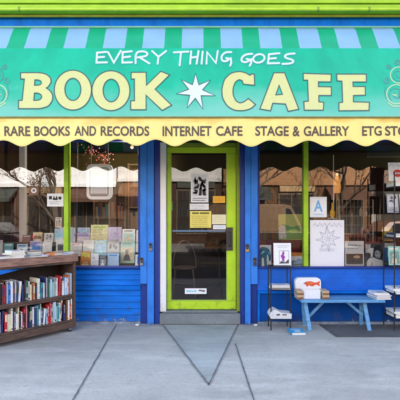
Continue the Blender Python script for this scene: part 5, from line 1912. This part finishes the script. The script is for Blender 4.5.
def street_car(lb, x, y, L_, H, colr, van, flip):
    t = thing('parked_car' if not van else 'parked_van', uniq(lb), 'car' if not van else 'van', (x, y, -.14), rz=PI if flip else 0, group='cars parked across the street')
    k = dict(parent=t, world=False)
    pm = mat('car_paint_' + str(len(MATS)), colr, .25, var=.03, coat=.6)
    W = .88
    h = L_ / 2
    if van:
        low = [(-h, .35), (-h + .02, .95), (-h + .12, 1.0), (h - .95, 1.0), (h - .1, .86), (h, .7), (h, .35)]
        cab = [(-h + .03, 1.0), (-h + .1, H - .1), (-h + .25, H), (h - 1.75, H), (h - 1.5, H - .08), (h - .98, 1.0)]
        sides = [[(h - 1.75, 1.06), (h - 1.72, H - .16), (h - 1.55, H - .2), (h - 1.15, 1.06)]]
    else:
        low = [(-h, .35), (-h + .03, .78), (-h + .2, .88), (-h + .8, .93), (h - 1.3, .93), (h - .25, .80), (h, .62), (h, .35)]
        cab = [(-h + .55, .93), (-h + 1.05, H - .06), (-h + 1.5, H), (h - 2.1, H), (h - 1.9, H - .03), (h - 1.15, .93)]
        sides = [[(-h + .95, .97), (-h + 1.25, H - .12), (-.1, H - .09), (-.1, .97)], [(.0, .97), (.0, H - .09), (h - 2.05, H - .1), (h - 1.45, .97)]]
    low = low[:1] + low[1:]
    # wheel arches cut into the lower outline
    out = low[:]
    arch = []
    for cx in (h - .85, -h + .8):
        arch += [(cx + .36 * math.cos(a), .33 + .36 * math.sin(a)) for a in [PI * i / 10 for i in range(11)]]
    out += [(p[0], max(.22, p[1])) for p in arch]
    m = MB()
    m.prism(out, -W, W, lambda u, v, d: (u, d, v))
    n = len(cab)
    inset = lambda v: W - .04 - .16 * (v - .93) / max(.1, H - .93)
    vs = [(p[0], -inset(p[1]), p[1]) for p in cab] + [(p[0], inset(p[1]), p[1]) for p in cab]
    m.add(vs, [tuple(range(n)), tuple(range(2 * n - 1, n - 1, -1))] + [(i, (i + 1) % n, (i + 1) % n + n, i + n) for i in range(n)])
    m.build('body', pm, bevel=.03, **k)
    GL = mat('car_glass', (.02, .025, .03), .04, var=0)
    for s in (-1, 1):
        for poly in sides:
            m = MB(); m.add([(p[0], s * (inset(p[1]) + .008), p[1]) for p in poly], [tuple(range(len(poly)))]); m.build('side_window', GL, **k)
    a, b_ = cab[-1], cab[-2]
    m = MB(); m.add([(a[0] + .0, -inset(a[1]) + .08, a[1] + .05), (a[0] + .0, inset(a[1]) - .08, a[1] + .05), (b_[0] + .02, inset(b_[1]) - .06, b_[1] - .02), (b_[0] + .02, -inset(b_[1]) + .06, b_[1] - .02)], [(0, 1, 2, 3)]); m.build('windscreen', GL, **k)
    for cx in (h - .85, -h + .8):
        for s in (-1, 1):
            m = MB(); m.tube([(cx, s * (W - .2), .32), (cx, s * (W - .005), .32)], .31, 20); o = m.build('wheel', BLACK, smooth=True, **k)
            m = MB(); m.tube([(cx, s * (W - .01), .32), (cx, s * (W + .006), .32)], .19, 16); m.build('rim', STEEL, parent=o, world=False)
    for s in (-1, 1):
        m = MB(); m.box(h - .06, h + .012, s * .62 - .14, s * .62 + .14, .60, .72); m.build('headlight', PAPER, bevel=.02, **k)
        m = MB(); m.box(-h - .012, -h + .05, s * .66 - .1, s * .66 + .1, .66, .8); m.build('tail_light', MATS['cover_red'], bevel=.02, **k)
    for sx_ in (-1, 1):
        m = MB(); m.box(sx_ * h - .05, sx_ * h + .05, -W + .03, W - .03, .34, .5); m.build('bumper', DKMETAL, bevel=.03, **k)


street_car('tan delivery van parked across the street', 2.7, -11.6, 4.9, 2.1, (.20, .12, .065), True, False)
street_car('dark red hatchback parked across the street', 8.6, -11.6, 4.2, 1.45, (.20, .07, .05), False, False)
street_car('dark grey saloon parked across the street', -9.4, -11.6, 4.4, 1.42, (.05, .05, .06), False, True)


def street_tree(lb, x, y, h, seed):
    rnd = random.Random(seed)
    t = thing('street_tree', uniq(lb), 'tree', (x, y, 0), group='trees across the street')
    tr, tips = MB(), []

    def grow(p, d, l, r, dep):
        pts, rs = [p], [r]
        q = p.copy()
        for i in range(4):
            d = (d + Vector((rnd.gauss(0, .12), rnd.gauss(0, .12), rnd.gauss(.04, .06)))).normalized()
            q = q + d * l / 4
            pts.append(q.copy()); rs.append(r * (1 - .13 * (i + 1)))
        tr.tube(pts, rs, 6 if dep else 9)
        if dep >= 4:
            tips.extend(pts[1:]); return
        for i in range(3 if dep else 5):
            nd = (d + Vector((rnd.gauss(0, .6), rnd.gauss(0, .6), rnd.gauss(.15, .25)))).normalized()
            grow(pts[rnd.choice((2, 3, 4))], nd, l * rnd.uniform(.55, .8), r * .5, dep + 1)
    grow(Vector((x, y, 0)), Vector((0, 0, 1)), h * .38, .16, 0)
    tr.build('trunk', mat('tree_bark', (.12, .085, .06), .9, var=.3, scale=8), parent=t)
    m = MB()
    for p in tips:
        for _ in range(2):
            c = p + Vector((rnd.gauss(0, .14), rnd.gauss(0, .14), rnd.gauss(0, .12)))
            u = Vector((rnd.gauss(0, 1), rnd.gauss(0, 1), rnd.gauss(0, 1))).normalized() * .05
            w = u.orthogonal().normalized() * .035
            m.add([c - u, c + w, c + u, c - w], [(0, 1, 2, 3)])
    m.build('crown', mat('autumn_leaf', (.30, .16, .04), .7, var=.4, scale=2), parent=t)


street_tree('bare branched autumn tree across the street opposite the lime door', 1.6, -14.2, 7.0, 3)
street_tree('slender autumn tree across the street opposite the left window', -6.6, -14.2, 6.5, 5)
street_tree('spreading autumn tree across the street opposite the letter A card', 6.2, -14.2, 7.5, 8)

# ------------------------------------------------------------------ light, camera
SUN_EL, SUN_AZ = math.radians(34), math.radians(22)
w = bpy.data.worlds.new('World'); S.world = w
w.use_nodes = True
nt = w.node_tree
bg = nt.nodes['Background']
sky = nt.nodes.new('ShaderNodeTexSky')
sky.sky_type = 'NISHITA'
sky.sun_disc = False
sky.sun_elevation = SUN_EL
sky.sun_rotation = SUN_AZ
sky.air_density = 1.0
sky.dust_density = 4.0
nt.links.new(sky.outputs[0], bg.inputs['Color'])
bg.inputs['Strength'].default_value = .15
sd = bpy.data.lights.new('sun', 'SUN'); sd.energy = 3.2; sd.angle = math.radians(.55); sd.color = (1, .93, .82)
so = bpy.data.objects.new('sun', sd); COL.objects.link(so)
d = Vector((math.sin(SUN_AZ) * math.cos(SUN_EL), math.cos(SUN_AZ) * math.cos(SUN_EL), math.sin(SUN_EL)))
so.rotation_euler = d.to_track_quat('Z', 'Y').to_euler()
so.location = (0, 8, 20)

cd = bpy.data.cameras.new('camera')
cam = bpy.data.objects.new('camera', cd); COL.objects.link(cam)
cam.location = (0, CAMY, CAMZ)
cam.rotation_euler = (PI / 2, 0, 0)
cd.sensor_width = 36
cd.lens = 36 * F / 400
cd.shift_y = 18 / 400
cd.clip_start = .05
cd.clip_end = 500
S.camera = cam
S.view_settings.view_transform = 'Standard'
S.view_settings.look = 'None'
S.view_settings.exposure = EXPOSURE
S.view_settings.gamma = 1
S.view_settings.use_curve_mapping = False
S.cycles.use_denoising = True
S.cycles.max_bounces = 8
S.cycles.diffuse_bounces = 4
S.cycles.glossy_bounces = 4
S.cycles.transparent_max_bounces = 16
S.cycles.sample_clamp_indirect = 6
S.cycles.caustics_reflective = False
S.cycles.caustics_refractive = False
w.cycles.sampling_method = 'NONE'
